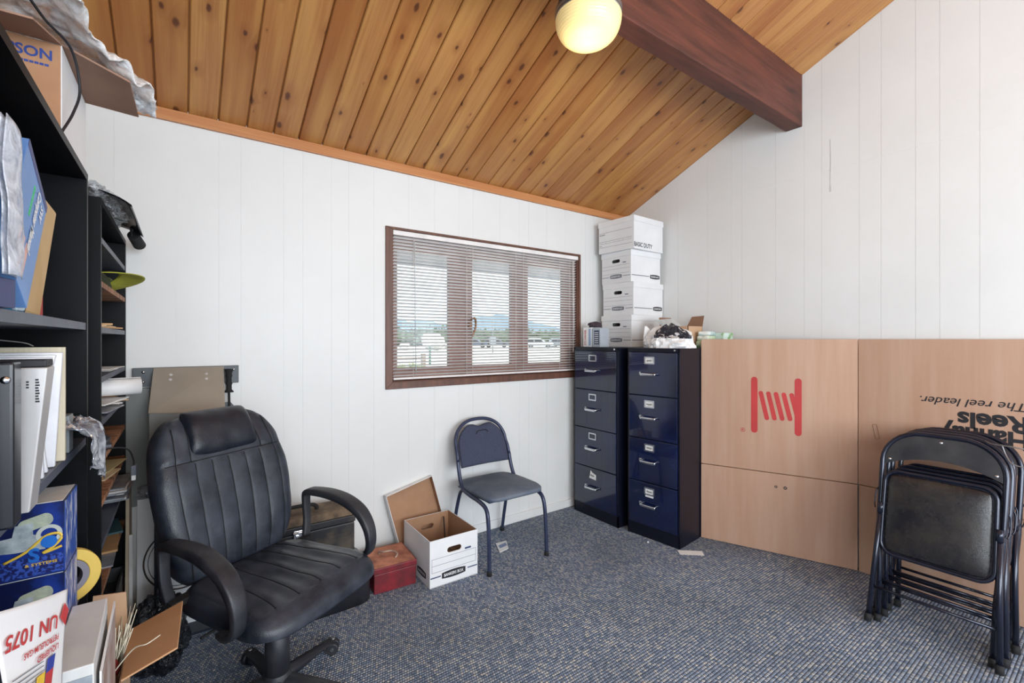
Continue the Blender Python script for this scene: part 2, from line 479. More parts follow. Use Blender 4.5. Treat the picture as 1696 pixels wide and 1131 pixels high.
def text(s, origin, xd, up, cap, m, parent=None, width=None, bold=0, shear=0, name='lettering', world=True, lift=.0006):
    """flat printed lettering; origin = baseline start"""
    global _cap
    if _cap is None:
        me = _textmesh('H'); _cap = max(v.co.y for v in me.vertices)
    me = _textmesh(s, bold, shear)
    x0 = min(v.co.x for v in me.vertices); x1 = max(v.co.x for v in me.vertices)
    ky = cap / _cap; kx = (width / (x1 - x0)) if width else ky
    F = frame(origin, xd, up)
    for v in me.vertices: v.co = F @ Vector(((v.co.x - x0) * kx, v.co.y * ky, lift))
    if parent is not None and world: me.transform(T(parent).inverted())
    me.name = name
    me.materials.clear(); me.materials.append(m)
    o = bpy.data.objects.new(name, me); COL.objects.link(o)
    if parent is not None: o.parent = parent
    return o

# ------------------------------------------------------------------ room shell
WA, WB = 2.79, 3.31            # plane of the window wall (y) and of the right wall (x)
XL, YB = -0.56, -2.80          # left wall, rear wall
SL = 0.425; ZA = 2.495
RY = -0.60
def zc(y): return ZA + SL * (WA - y) if y >= RY else ZA + SL * (WA - RY) - SL * (RY - y)

b = MB(); b.box((XL - .15, YB - .15, -.12), (WB + .15, WA + .15, 0))
tag(b.build('floor', M_CARPET), kind='structure')

# ceiling of knotty planks running up the slope
b = MB(); pw = .1262; x = .0229 - 5 * pw; prof = []
while x < WB + .02:
    x0, x1 = x, x + pw
    prof += [(x0 + .0026, .017), (x0 + .0028, .006), (x0 + .007, 0), (x1 - .007, 0), (x1 - .0028, .006), (x1 - .0026, .017)]
    x += pw
ends = [WA + .02, RY, YB - .02]
rows = [[b.bm.verts.new((px, y, (ZA + SL * (WA - y) if y >= RY else zc(y)) + pz)) for px, pz in prof] for y in ends]
for r in range(2):
    for i in range(len(prof) - 1): b._f([rows[r][i], rows[r][i + 1], rows[r + 1][i + 1], rows[r + 1][i]])
for (ya, yb) in ((WA + .15, RY), (RY, YB - .15)):
    za, zb = ZA + SL * (WA - ya), zc(RY)
    if ya == RY: za, zb = zc(RY), zc(YB) - SL * .15
    b.hexa([(XL - .15, ya, za + .018), (WB + .15, ya, za + .018), (WB + .15, yb, zb + .018), (XL - .15, yb, zb + .018)],
           [(XL - .15, ya, za + .15), (WB + .15, ya, za + .15), (WB + .15, yb, zb + .15), (XL - .15, yb, zb + .15)])
tag(b.build('ceiling', M_CEIL), kind='structure')

# window wall, vertical panels with thin grooves
WX0, WX1, WZ0, WZ1 = 1.070, 2.697, 1.100, 2.078      # opening
gA = [XL, -.257, -.027, .151, .25, .454, .553, .707, .807, .959, 1.187, 1.37, 1.557, 1.67, 1.9, 2.08, 2.17, 2.35, 2.55, 2.78, 2.88, 3.05, WB]
b = MB()
gp = .0011
for i in range(len(gA) - 1):
    x0, x1 = gA[i] + gp, gA[i + 1] - gp
    zt = ZA + .02
    if x1 <= WX0 or x0 >= WX1: b.box((x0, WA, 0), (x1, WA + .012, zt)); continue
    for (a, c_) in ((max(x0, WX0), min(x1, WX1)),):
        b.box((a, WA, 0), (c_, WA + .012, WZ0)); b.box((a, WA, WZ1), (c_, WA + .012, zt))
    if x0 < WX0: b.box((x0, WA, 0), (WX0, WA + .012, zt))
    if x1 > WX1: b.box((WX1, WA, 0), (x1, WA + .012, zt))
y0, y1 = WA + .0016, WA + .15
b.box((XL - .15, y0, -.1), (WX0, y1, ZA + .02)); b.box((WX1, y0, -.1), (WB + .15, y1, ZA + .02))
b.box((WX0, y0, -.1), (WX1, y1, WZ0)); b.box((WX0, y0, WZ1), (WX1, y1, ZA + .02))
tag(b.build('wall_back', M_WALL), kind='structure')

# right wall
gB = [YB, -2.4, -2.0, -1.6, -1.2, -.8, -.4, -.1, .2, .497, .65, .75, .905, 1.011, 1.21, 1.311, 1.49, 1.722, 1.8, 1.991, 2.252, 2.45, 2.6, WA]
DY0, DY1, DZ = -2.2, -.9, 2.1                       # glazed door behind the viewer
ZS = 2.447
b = MB()
for i in range(len(gB) - 1):
    ya, yb = gB[i] + gp, gB[i + 1] - gp
    if yb > DY0 and ya < DY1: lo = DZ
    else: lo = 0
    if lo < ZS: b.box((WB, ya, lo), (WB + .012, yb, ZS - .0024))
for i in range(len(gB) - 1):
    g2 = .0022 if abs(gB[i] - .905) < .01 else gp
    ya, yb = gB[i] + g2, gB[i + 1] - gp
    za, zb = zc(ya) + .01, zc(yb) + .01
    if za < ZS + .01 or zb < ZS + .01: continue
    b.hexa([(WB, ya, ZS + .0024), (WB, yb, ZS + .0024), (WB, yb, zb), (WB, ya, za)],
           [(WB + .012, ya, ZS + .0024), (WB + .012, yb, ZS + .0024), (WB + .012, yb, zb), (WB + .012, ya, za)])
def slab_poly(bm_, pts, x0, x1): bm_.hexa([(x0, y, z) for y, z in pts], [(x1, y, z) for y, z in pts])
xx0, xx1 = WB + .0016, WB + .15
slab_poly(b, [(DY1, -.1), (WA + .1, -.1), (WA + .1, zc(WA)), (RY, zc(RY) + .02), (DY1, zc(DY1) + .02)], xx0, xx1)
slab_poly(b, [(DY0, DZ), (DY1, DZ), (DY1, zc(DY1) + .02), (DY0, zc(DY0) + .02)], xx0, xx1)
slab_poly(b, [(YB - .15, -.1), (DY0, -.1), (DY0, zc(DY0) + .02), (YB - .15, zc(YB) - .04)], xx0, xx1)
tag(b.build('wall_right', M_WALL), kind='structure')
b = MB()
slab_poly(b, [(-.8, -.1), (WA + .1, -.1), (WA + .1, zc(WA)), (RY, zc(RY) + .02), (-.8, zc(-.8) + .02)], XL - .15, XL)
slab_poly(b, [(YB - .15, -.1), (-2.3, -.1), (-2.3, zc(-2.3) + .02), (YB - .15, zc(YB) - .04)], XL - .15, XL)
slab_poly(b, [(-2.3, -.1), (-.8, -.1), (-.8, .85), (-2.3, .85)], XL - .15, XL)
slab_poly(b, [(-2.3, 2.45), (-.8, 2.45), (-.8, zc(-.8) + .02), (-2.3, zc(-2.3) + .02)], XL - .15, XL)
tag(b.build('wall_left', M_WALL), kind='structure')
b = MB()
b.box((XL, YB - .15, -.1), (-.1, YB, 3.05)); b.box((2.5, YB - .15, -.1), (WB, YB, 3.05))
b.box((-.1, YB - .15, -.1), (2.5, YB, .9)); b.box((-.1, YB - .15, 2.6), (2.5, YB, 3.05))
tag(b.build('wall_front', M_WALL), kind='structure')
# unseen behind the viewer: two windows added for the fill lamps, and the glazed door
wd = thing('added_window_2', None, None, (1.2, YB - .03, .9)); tag(wd, kind='structure')
b = MB()
for (lo, hi) in (((-.1, YB - .08, .9), (-.04, YB - .02, 2.6)), ((2.44, YB - .08, .9), (2.5, YB - .02, 2.6)), ((1.17, YB - .08, .9), (1.23, YB - .02, 2.6)), ((-.1, YB - .08, .9), (2.5, YB - .02, .96)), ((-.1, YB - .08, 2.54), (2.5, YB - .02, 2.6))): b.box(lo, hi)
b.build('window_frame', M_CASING, wd)
b = MB(); b.box((-.04, YB - .055, .96), (2.44, YB - .05, 2.54)); b.build('pane', M_GLASS, wd)
wd = thing('added_window_3', None, None, (XL - .03, -1.55, .85)); tag(wd, kind='structure')  # added unseen window that holds the side fill lamp
b = MB()
for (lo, hi) in (((XL - .08, -2.3, .85), (XL - .02, -2.24, 2.45)), ((XL - .08, -.86, .85), (XL - .02, -.8, 2.45)), ((XL - .08, -2.3, .85), (XL - .02, -.8, .91)), ((XL - .08, -2.3, 2.39), (XL - .02, -.8, 2.45)), ((XL - .08, -1.58, .85), (XL - .02, -1.52, 2.45))): b.box(lo, hi)
b.build('window_frame', M_CASING, wd)
b = MB(); b.box((XL - .055, -2.24, .91), (XL - .05, -.86, 2.39)); b.build('pane', M_GLASS, wd)
dr = thing('door_1', None, None, (WB + .06, -1.55, 0)); tag(dr, kind='structure')
b = MB()
for (lo, hi) in (((WB + .03, DY0, 0), (WB + .08, DY0 + .1, DZ)), ((WB + .03, DY1 - .1, 0), (WB + .08, DY1, DZ)), ((WB + .03, DY0, 0), (WB + .08, DY1, .2)), ((WB + .03, DY0, DZ - .1), (WB + .08, DY1, DZ))): b.box(lo, hi)
b.build('door_frame', M_CASING, dr)
b = MB(); b.box((WB + .05, DY0 + .1, .2), (WB + .055, DY1 - .1, DZ - .1)); b.build('pane', M_GLASS, dr)

# trim under the ceiling, beam, baseboard
b = MB(); b.box((XL, WA - .02, ZA - .052), (WB, WA, ZA + .004)); tag(b.build('trim_1', M_TRIM, bevel=.003), kind='structure')
b = MB(); nb = 46
BY0, BY1, BZ = 1.322, 1.422, 2.780
rs = []
for i in range(nb + 1):
    x = XL + (WB - XL) * i / nb
    j = lambda k: .0025 * noise.noise(Vector((x * 9, k * 5.1, 0)))
    rs.append([(x, BY0 + j(1), BZ + j(2)), (x, BY1 + j(3), BZ + j(4)), (x, BY1 + j(5), zc(BY1) + .01), (x, BY0 + j(6), zc(BY0) + .01)])
b.rings(rs, smooth=False)
tag(b.build('trim_2', M_BEAM, bevel=.004), kind='structure')
b = MB(); b.box((XL, WA - .012, 0), (WB, WA, .062)); tag(b.build('baseboard_back', M_WALL, bevel=.003), kind='structure')

wr = COL.objects['wall_right']
b = MB(); b.rings([[(WB - .0006, 1.162 + .0012 * math.sin(i * .4) - w2, 2.31 + i * .0165), (WB - .0006, 1.162 + .0012 * math.sin(i * .4) + w2, 2.31 + i * .0165), (WB + .002, 1.162 + w2, 2.31 + i * .0165), (WB + .002, 1.162 - w2, 2.31 + i * .0165)] for i in range(21) for w2 in (.0025 if i > 2 else .005,)], smooth=False)
b.build('scuff_mark', mat('scuff_grey', (198, 196, 196), .6), wr)
# ------------------------------------------------------------------ window
wn = thing('window_1', None, None, (1.875, WA, 1.065)); tag(wn, kind='structure')
ox0, ox1, oz0, oz1 = 1.032, 2.717, 1.065, 2.092
def frame_rect(b, x0, x1, z0, z1, w_, y0, y1):
    wl, wr, wb, wt = w_
    b.hexa([(x0, y0, z0), (x1, y0, z0), (x1 - wr, y0, z0 + wb), (x0 + wl, y0, z0 + wb)], [(x0, y1, z0), (x1, y1, z0), (x1 - wr, y1, z0 + wb), (x0 + wl, y1, z0 + wb)])
    b.hexa([(x0, y0, z1), (x1, y0, z1), (x1 - wr, y0, z1 - wt), (x0 + wl, y0, z1 - wt)], [(x0, y1, z1), (x1, y1, z1), (x1 - wr, y1, z1 - wt), (x0 + wl, y1, z1 - wt)])
    b.hexa([(x0, y0, z0), (x0 + wl, y0, z0 + wb), (x0 + wl, y0, z1 - wt), (x0, y0, z1)], [(x0, y1, z0), (x0 + wl, y1, z0 + wb), (x0 + wl, y1, z1 - wt), (x0, y1, z1)])
    b.hexa([(x1, y0, z0), (x1 - wr, y0, z0 + wb), (x1 - wr, y0, z1 - wt), (x1, y0, z1)], [(x1, y1, z0), (x1 - wr, y1, z0 + wb), (x1 - wr, y1, z1 - wt), (x1, y1, z1)])
b = MB(); frame_rect(b, ox0, ox1, oz0, oz1, (.044, .022, .042, .016), WA - .012, WA + .004)
frame_rect(b, WX0 - .002, WX1 + .002, WZ0 - .002, WZ1 + .002, (.014, .014, .014, .014), WA, WA + .14)
b.build('casing', M_CASING, wn, bevel=.002)
b = MB()
for (a, c_) in ((1.53, 1.676), (2.066, 2.184)): b.box((a + .03, WA + .055, WZ0), (c_ - .03, WA + .125, WZ1))
b.build('mullion', M_SASH, wn, bevel=.002)
panes = [(1.131, 1.510), (1.696, 2.046), (2.204, 2.574)]
PZ0, PZ1 = 1.195, 1.955
outer = [(WX0 + .014, 1.575), (1.640, 2.098), (2.152, WX1 - .014)]
for (p0, p1), (q0, q1) in zip(panes, outer):
    b = MB(); frame_rect(b, q0, q1, WZ0 + .013, WZ1 - .013, (p0 - q0, q1 - p1, PZ0 - WZ0 - .013, WZ1 - .013 - PZ1), WA + .05, WA + .09)
    sh = b.build('sash', M_SASH, wn, bevel=.003)
    b = MB(); b.box((p0 - .005, WA + .068, PZ0 - .005), (p1 + .005, WA + .072, PZ1 + .005)); b.build('pane', M_GLASS, wn)
b = MB(); b.box((1.655, WA + .02, 1.46), (1.675, WA + .05, 1.50)); b.tube(catmull([(1.665, WA + .035, 1.485), (1.668, WA + .02, 1.52), (1.69, WA + .005, 1.53), (1.70, WA + .012, 1.47), (1.672, WA + .012, 1.40)], 6), .007)
b.build('latch', mat('bronze_latch', (140, 96, 64), .4, .6), wn)

# mini blind
bl = thing('window_blind', 'white horizontal mini blind hanging across the triple window', 'blind', (1.875, WA, 1.13))
b = MB(); b.box((ox0 + .050, WA - .006, 2.044), (ox1 - .024, WA + .030, 2.074)); b.build('head_rail', M_BLIND, bl, bevel=.002)
b = MB(); b.box((ox0 + .056, WA + .002, 1.122), (ox1 - .036, WA + .026, 1.134)); b.build('bottom_rail', M_BLIND, bl, bevel=.002)
b = MB(); n = 43
for i in range(n):
    z = 1.147 + i * (2.034 - 1.147) / (n - 1)
    x0, x1 = ox0 + .058, ox1 - .038
    tl = R_(24)
    rs = []
    pts = []
    for k in range(4):
        t = k / 3 - .5; y = WA + .014 + t * .0245 * math.cos(tl); zz = z + .0245 * t * math.sin(-tl) + .0016 * (1 - (2 * t) ** 2)
        pts.append((y, zz))
    poly = pts + [(y, zz - .0006) for y, zz in reversed(pts)]
    b.rings([[(x0, y, zz) for y, zz in poly], [(x1, y, zz) for y, zz in poly]], smooth=False)
b.build('slats', M_BLIND, bl)
for xq in (1.22, 1.62, 1.67, 2.05, 2.12, 2.49, 2.6):
    b = MB(); b.cyl((xq, WA + .0005, 1.13), (xq, WA + .0005, 2.05), .0012, seg=6); b.build('ladder_cord', M_BLIND, bl)
b = MB(); b.cyl((1.235, WA - .008, 1.16), (1.225, WA - .006, 2.02), .0035, seg=8); b.build('wand', plastic_film('wand_plastic', (210, 214, 216), .9), bl)
b = MB(); b.cyl((2.635, WA - .008, 1.3), (2.63, WA - .006, 2.03), .0022, seg=6); b.cyl((2.645, WA - .008, 1.42), (2.64, WA - .006, 2.03), .0022, seg=6)
b.lathe([(.001, 0), (.006, .004), (.005, .03), (.002, .036)], (2.635, WA - .008, 1.27), 10); b.build('pull_cord', M_BLIND, bl)

# ------------------------------------------------------------------ outside
b = MB(); b.box((-60, WA + .16, -.3), (160, 400, -.1))
tag(b.build('ground', mat('pale_gravel', (196, 190, 180), .9, c2=(176, 168, 156), scale=2)), kind='structure')
b = MB(); b.hexa([(XL - 1, WA + .15, 2.42), (WB + 1, WA + .15, 2.42), (WB + 1, 4.2, 2.13), (XL - 1, 4.2, 2.13)], [(XL - 1, WA + .15, 2.5), (WB + 1, WA + .15, 2.5), (WB + 1, 4.2, 2.21), (XL - 1, 4.2, 2.21)])
b.box((XL - 1, 4.18, 2.105), (WB + 1, 4.22, 2.26))
tag(b.build('trim_3', mat('porch_paint', (176, 180, 190), .6)), kind='structure')
def hill(name, y, x0, x1, h, seed, m):
    b = MB(); n = 60; pts = []
    for i in range(n + 1):
        x = x0 + (x1 - x0) * i / n
        pts.append((x, h * (.55 + .45 * noise.noise(Vector((i * .12, seed, 0))) + .12 * noise.noise(Vector((i * .5, seed, 1))))))
    b.grid(lambda u, v: Vector((x0 + (x1 - x0) * u, y - 60 * (1 - v) ** 1.5 + 60 * v * .5, -.2 + v * pts[int(round(u * n))][1])), n, 8)
    tag(b.build(name, m), kind='structure')
hill('hills', 380, -150, 520, 36, 2.2, mat('hazy_blue_hill', (120, 142, 158), .95))
hill('hills', 300, -150, 460, 13, 9.2, mat('hazy_green_hill', (108, 132, 128), .95))
leaf = mat('sage_foliage', (96, 112, 84), .9, c2=(60, 76, 54), scale=3)
rnd = random.Random(3)
b = MB()
for i in range(26):
    u = i / 25; x = 30 + 96 * u; y = 96 - 6 * u + rnd.uniform(-3, 3); h = 3.0 + rnd.random() * 1.2
    b.crumple((x, y, -.1 + h * .4), (8, 6, h * 1.1), i, .35, 3)
    for k in range(60):
        p = Vector((x + rnd.uniform(-3.4, 3.4), y + rnd.uniform(-3, 0), -.1 + h * rnd.uniform(.1, 1.15)))
        d1 = Vector((rnd.uniform(-1, 1), rnd.uniform(-1, 1), rnd.uniform(-1, 1))).normalized() * .5; d2 = d1.orthogonal().normalized() * .4
        b._f([b.bm.verts.new(p + d) for d in (d1, d2, -d1, -d2)])
tag(b.build('sagebrush', leaf), 'grey green scrub growing in a long row beyond the bright car park', 'bushes', kind='stuff')
def boulder(x, y, d, h, label, seed):
    b = MB(); b.crumple((x, y, -.1 + h * .45), (d, d * .8, h), seed, .3, 3, floor=-.1)
    tag(origin_to(b.build('boulder', mat('pale_stone', (205, 200, 192), .9)), (x, y, -.1)), label, 'rock')
for (u_, sz, lb) in ((670, .9, 'small pale boulder outside, left of the two larger ones'), (718, 1.9, 'largest pale boulder outside, seen through the left pane'), (747, 1.0, 'pale boulder outside beside the left window stile')):
    o_ = (u_ - 848) / 757; s_ = 62; dx, dy = .585 + o_ * .811, .811 - o_ * .585
    boulder(dx * s_, dy * s_, sz * 1.6, sz * 1.25, lb, int(u_))
def car(u_, s_, label, body, rz, kind):
    o_ = (u_ - 848) / 757; dx, dy = .585 + o_ * .811, .811 - o_ * .585
    t = thing(kind, label, 'car', (dx * s_, dy * s_, -.1), rz)
    L, W, H = 4.7, 1.85, 1.7
    side = [(-2.35, .35), (-2.3, .95), (-2.15, 1.05), (-1.9, 1.55), (-1.6, 1.68), (.2, 1.68), (1.05, 1.1), (2.1, .95), (2.35, .75), (2.35, .35)]
    b = MB(); b.hexa([(x, -W / 2, z) for x, z in side], [(x, W / 2, z) for x, z in side]); b.build('body', body, t, bevel=.08, world=False)
    for sy in (-1, 1):
        for g_ in ([(-1.95, 1.08), (-1.75, 1.5), (-.9, 1.52), (-.9, 1.08)], [(-.8, 1.08), (-.8, 1.52), (.1, 1.52), (.72, 1.08)]):
            b = MB(); b.hexa([(x, sy * (W / 2 + .005), z) for x, z in g_], [(x, sy * (W / 2 - .03), z) for x, z in g_])
            b.build('side_window', mat('car_glass', (40, 48, 56), .1), t, world=False)
    for sx in (-1.4, 1.45):
        for sy in (-1, 1):
            b = MB(); b.cyl((sx, sy * (W / 2 - .2), .36), (sx, sy * (W / 2 + .02), .36), .36, seg=24)
            wl = b.build('wheel', M_RUBBER, t, world=False)
            b = MB(); b.cyl((sx, sy * (W / 2), .36), (sx, sy * (W / 2 + .03), .36), .2, seg=16); b.build('hubcap', M_STEEL, wl, world=False)
    return t
car(893, 76, 'white suv parked outside, seen through the right pane', mat('white_car', (225, 228, 232), .3), R_(-38), 'parked_car')
car(930, 80, 'silver car parked outside at the right window frame', mat('silver_car', (160, 165, 172), .3, .4), R_(-30), 'parked_car')
car(822, 84, 'dark grey car parked outside, seen through the middle pane', mat('grey_car', (110, 116, 126), .3, .3), R_(-36), 'parked_car')
car(786, 82, 'blue grey car parked outside at the left edge of the middle pane', mat('blue_car', (96, 110, 128), .3, .3), R_(-36), 'parked_car')
def gpt(u_, s_): 
    o_ = (u_ - 848) / 757; return (.585 + o_ * .811) * s_, (.811 - o_ * .585) * s_
x, y = gpt(712, 27)
b = MB(); b.cbox((x, y, .42), (.09, .09, 1.05)); tag(origin_to(b.build('metal_post', mat('green_post', (46, 96, 72), .6)), (x, y, -.1)), 'thin green metal post standing outside the left pane', 'post')
fn = thing('rail_fence', 'low wooden rail fence with a post, outside the left pane', 'fence', (*gpt(701, 24), -.1))
x, y = gpt(701, 24); x2, y2 = gpt(630, 23)
b = MB(); b.cbox((x, y, .25), (.2, .2, .75)); b.build('post', wood('weathered_wood', (150, 128, 108), (120, 100, 84)), fn)
b = MB(); b.tube([(x, y, .38), (x2, y2, .38)], .06, 8); b.build('rail', wood('weathered_wood', 0, 0), fn)
x, y = gpt(816, 50)
b = MB(); b.cyl((x, y, -.1), (x, y, 3.6), .05, seg=8); b.cbox((x, y, 1.3), (.7, .3, .9)); tag(origin_to(b.build('sign_post', mat('pole_grey', (150, 156, 160), .5)), (x, y, -.1)), 'thin pole with a small box outside the middle pane', 'post')
for k, (u_, s_) in enumerate(((664, 22), (682, 23), (693, 22))):
    x, y = gpt(u_, s_); b = MB(); rnd = random.Random(k)
    for j in range(60):
        a = rnd.uniform(0, 2 * PI); r = rnd.uniform(0, .3); p = Vector((x + r * math.cos(a), y + r * math.sin(a), -.1))
        q = p + Vector((rnd.uniform(-.12, .12), rnd.uniform(-.12, .12), rnd.uniform(.12, .3)))
        b.tube([p, (p + q) / 2 + Vector((0, 0, .02)), q], .012, 4)
    tag(origin_to(b.build('grass_tuft', mat('yellow_green_grass', (140, 160, 90), .9)), (x, y, -.1)), 'yellow green grass tuft outside at the foot of the left pane', 'plant', 'grass tufts outside')


# ------------------------------------------------------------------ ceiling lamp under the beam
lp = thing('ceiling_lamp', 'round glowing glass ceiling lamp fixed under the dark beam', 'lamp', (1.385, 1.372, 2.78))
b = MB(); b.lathe([(.001, 0), (.13, 0), (.135, -.006), (.135, -.02), (.14, -.024), (.14, -.034), (.135, -.04), (.138, -.044), (.138, -.052), (.12, -.054)], (1.385, 1.372, 2.779), 48)
b.build('mount_ring', M_STEEL, lp)
m, nt, p = nodes('ribbed_lamp_glass'); g_ = N(nt)
p.inputs['Base Color'].default_value = lin((250, 226, 160)); p.inputs['Roughness'].default_value = .3
lw = g_.n('ShaderNodeTexCoord'); sp_ = g_.n('ShaderNodeSeparateXYZ'); g_.l(lw.outputs['Object'], sp_.inputs[0])
rr = g_.math('SQRT', g_.math('ADD', g_.math('MULTIPLY', sp_.outputs[0], sp_.outputs[0]), g_.math('MULTIPLY', sp_.outputs[1], sp_.outputs[1])))
st = g_.math('ADD', .07, g_.math('MULTIPLY', g_.math('POWER', g_.math('SUBTRACT', 1.0, g_.math('DIVIDE', rr, .145), clamp=True), 1.5), .85))
p.inputs['Emission Color'].default_value = lin((255, 220, 150))
g_.l(st, p.inputs['Emission Strength'])
M_LAMP = m
b = MB(); pr = []
for i in range(41):
    t = i / 40; a = t * PI / 2
    r = .137 * math.cos(a) ** .55; z = -.052 - .100 * math.sin(a)
    pr.append((max(r + .0012 * math.sin(i * 2.1), .001), z))
b.lathe(pr, (1.385, 1.372, 2.779), 64); b.build('glass_shade', M_LAMP, lp)
l = bpy.data.lights.new('lamp_bulb', 'POINT'); l.energy = 3; l.color = (1, .78, .5); l.shadow_soft_size = .14
o = bpy.data.objects.new('lamp_bulb', l); COL.objects.link(o); o.location = (1.385, 1.372, 2.44)

# ------------------------------------------------------------------ filing cabinets
def file_cabinet(name, label, loc, rz, W, D, styles):
    t = thing(name, label, 'filing cabinet', loc, rz, 'filing cabinets in the corner')
    H = 1.32
    b = MB()
    b.box((-W / 2, .012, 0), (W / 2, D, H)); b.box((-W / 2, .0, H - .028), (W / 2, .014, H)); b.box((-W / 2, 0, 0), (W / 2, .014, .083))
    b.box((-W / 2, 0, 0), (-W / 2 + .013, .014, H)); b.box((W / 2 - .013, 0, 0), (W / 2, .014, H))
    b.build('body', mat('navy_cabinet_body', (9, 12, 26), .38, c2=(15, 17, 34), scale=5, spec=.35), t, bevel=.002, world=False)
    dh = (H - .028 - .083) / 4
    for k in range(4):
        z0 = .083 + k * dh + .003; z1 = z0 + dh - .006
        b = MB(); b.box((-W / 2 + .015, -.006, z0), (W / 2 - .015, .012, z1))
        d = b.build('drawer', M_CAB, t, bevel=.003, world=False)
        zc_ = z0 + dh * .50; cx = -.02
        b = MB()
        path = [(cx - .055, -.006, zc_), (cx - .055, -.03, zc_ - .004), (cx - .045, -.036, zc_ - .006), (cx + .045, -.036, zc_ - .006), (cx + .055, -.03, zc_ - .004), (cx + .055, -.006, zc_)]
        b.tube(catmull(path, 4), .008, 8, up=(0, 0, 1), flat=(.004, .009))
        b.build('handle', M_CHROME, d, world=False)
        b = MB(); b.box((cx - .078, -.014, zc_ - .010), (cx - .062, -.006, zc_ + .010)); b.build('thumb_latch', M_CHROME, d, bevel=.003, world=False)
        st = styles[3 - k]; zl = z0 + dh * .80
        if st != 'torn':
            b = MB(); b.plate(rrect(.078, .052, .004, 2), [rrect(.060, .034, .002, 2)], .004, frame((cx + .0, -.006, zl), (1, 0, 0), (0, 0, 1)))
            b.build('label_frame', M_CHROME, d, world=False)
        if st != 'empty':
            b = MB()
            if st == 'torn': b.plate([(-.035, -.025), (.036, -.03), (.036, .01), (.0, .02), (-.02, .036), (-.026, .005)], [], .001, frame((cx, -.0065, zl), (1, 0, 0), (0, 0, 1)))
            else: b.plate(rrect(.062, .045 if st == 'card' else .06, .002, 1, 0, 0 if st == 'card' else -.01), [], .001, frame((cx, -.0065, zl), (1, 0, 0), (0, 0, 1)))
            cd = b.build('paper_card', M_PAPER, d, world=False)
            b = MB(); pp = []
            for q in range(19): pp.append((cx - .022 + q * .0023, -.0085, zl - .002 + .006 * math.sin(q * 1.9 + k) * (1 if q % 4 else 1.6)))
            b.tube(pp, .0009, 4); b.build('handwriting', M_INK, cd, world=False)
    b = MB(); b.cyl((W / 2 - .035, -.004, H - .014), (W / 2 - .035, .004, H - .014), .006, seg=12); b.build('lock', M_CHROME, t, world=False)
    return t
file_cabinet('filing_cabinet', 'narrow looking navy filing cabinet beside the window, empty label frames on its upper drawers', (2.58, 2.483, 0), R_(-90), .46, .68, ['empty', 'empty', 'empty', 'torn'])
file_cabinet('filing_cabinet', 'navy filing cabinet beside the big carton, written cards on all four drawers', (2.625, 1.986, 0), R_(-84), .40, .62, ['card', 'card', 'card', 'tall'])

# ------------------------------------------------------------------ bankers boxes
def pill(w_, h, cx=0, cy=0, n=8): return rrect(w_, h, h / 2 - .0001, n, cx, cy)
def oval_logo(parent, origin, xd, up, w_, h, white=M_WHITE, world=False, txt='BANKERS BOX', m=None):
    m = m or M_INK
    F = frame(origin, xd, up); b = MB()
    pts = []
    for k in range(13): x = -w_ / 2 + w_ * k / 12; pts.append((x, h * .36 + h * .14 * (1 - (2 * x / w_) ** 2)))
    pts2 = [(x, -y) for x, y in reversed(pts)]
    b.plate(pts2 + pts[::-1] if False else pts + pts2, [], .0006, F)
    lg = b.build('logo', m, parent, world=world)
    o = Vector(origin) + Vector(xd).normalized() * (-w_ * .41) + Vector(up).normalized() * (-h * .19)
    n_ = Vector(xd).normalized().cross(Vector(up).normalized())
    text(txt, o + n_ * .0006, xd, up, h * .38, white, lg, width=w_ * .82, bold=.02, world=world)
    return lg
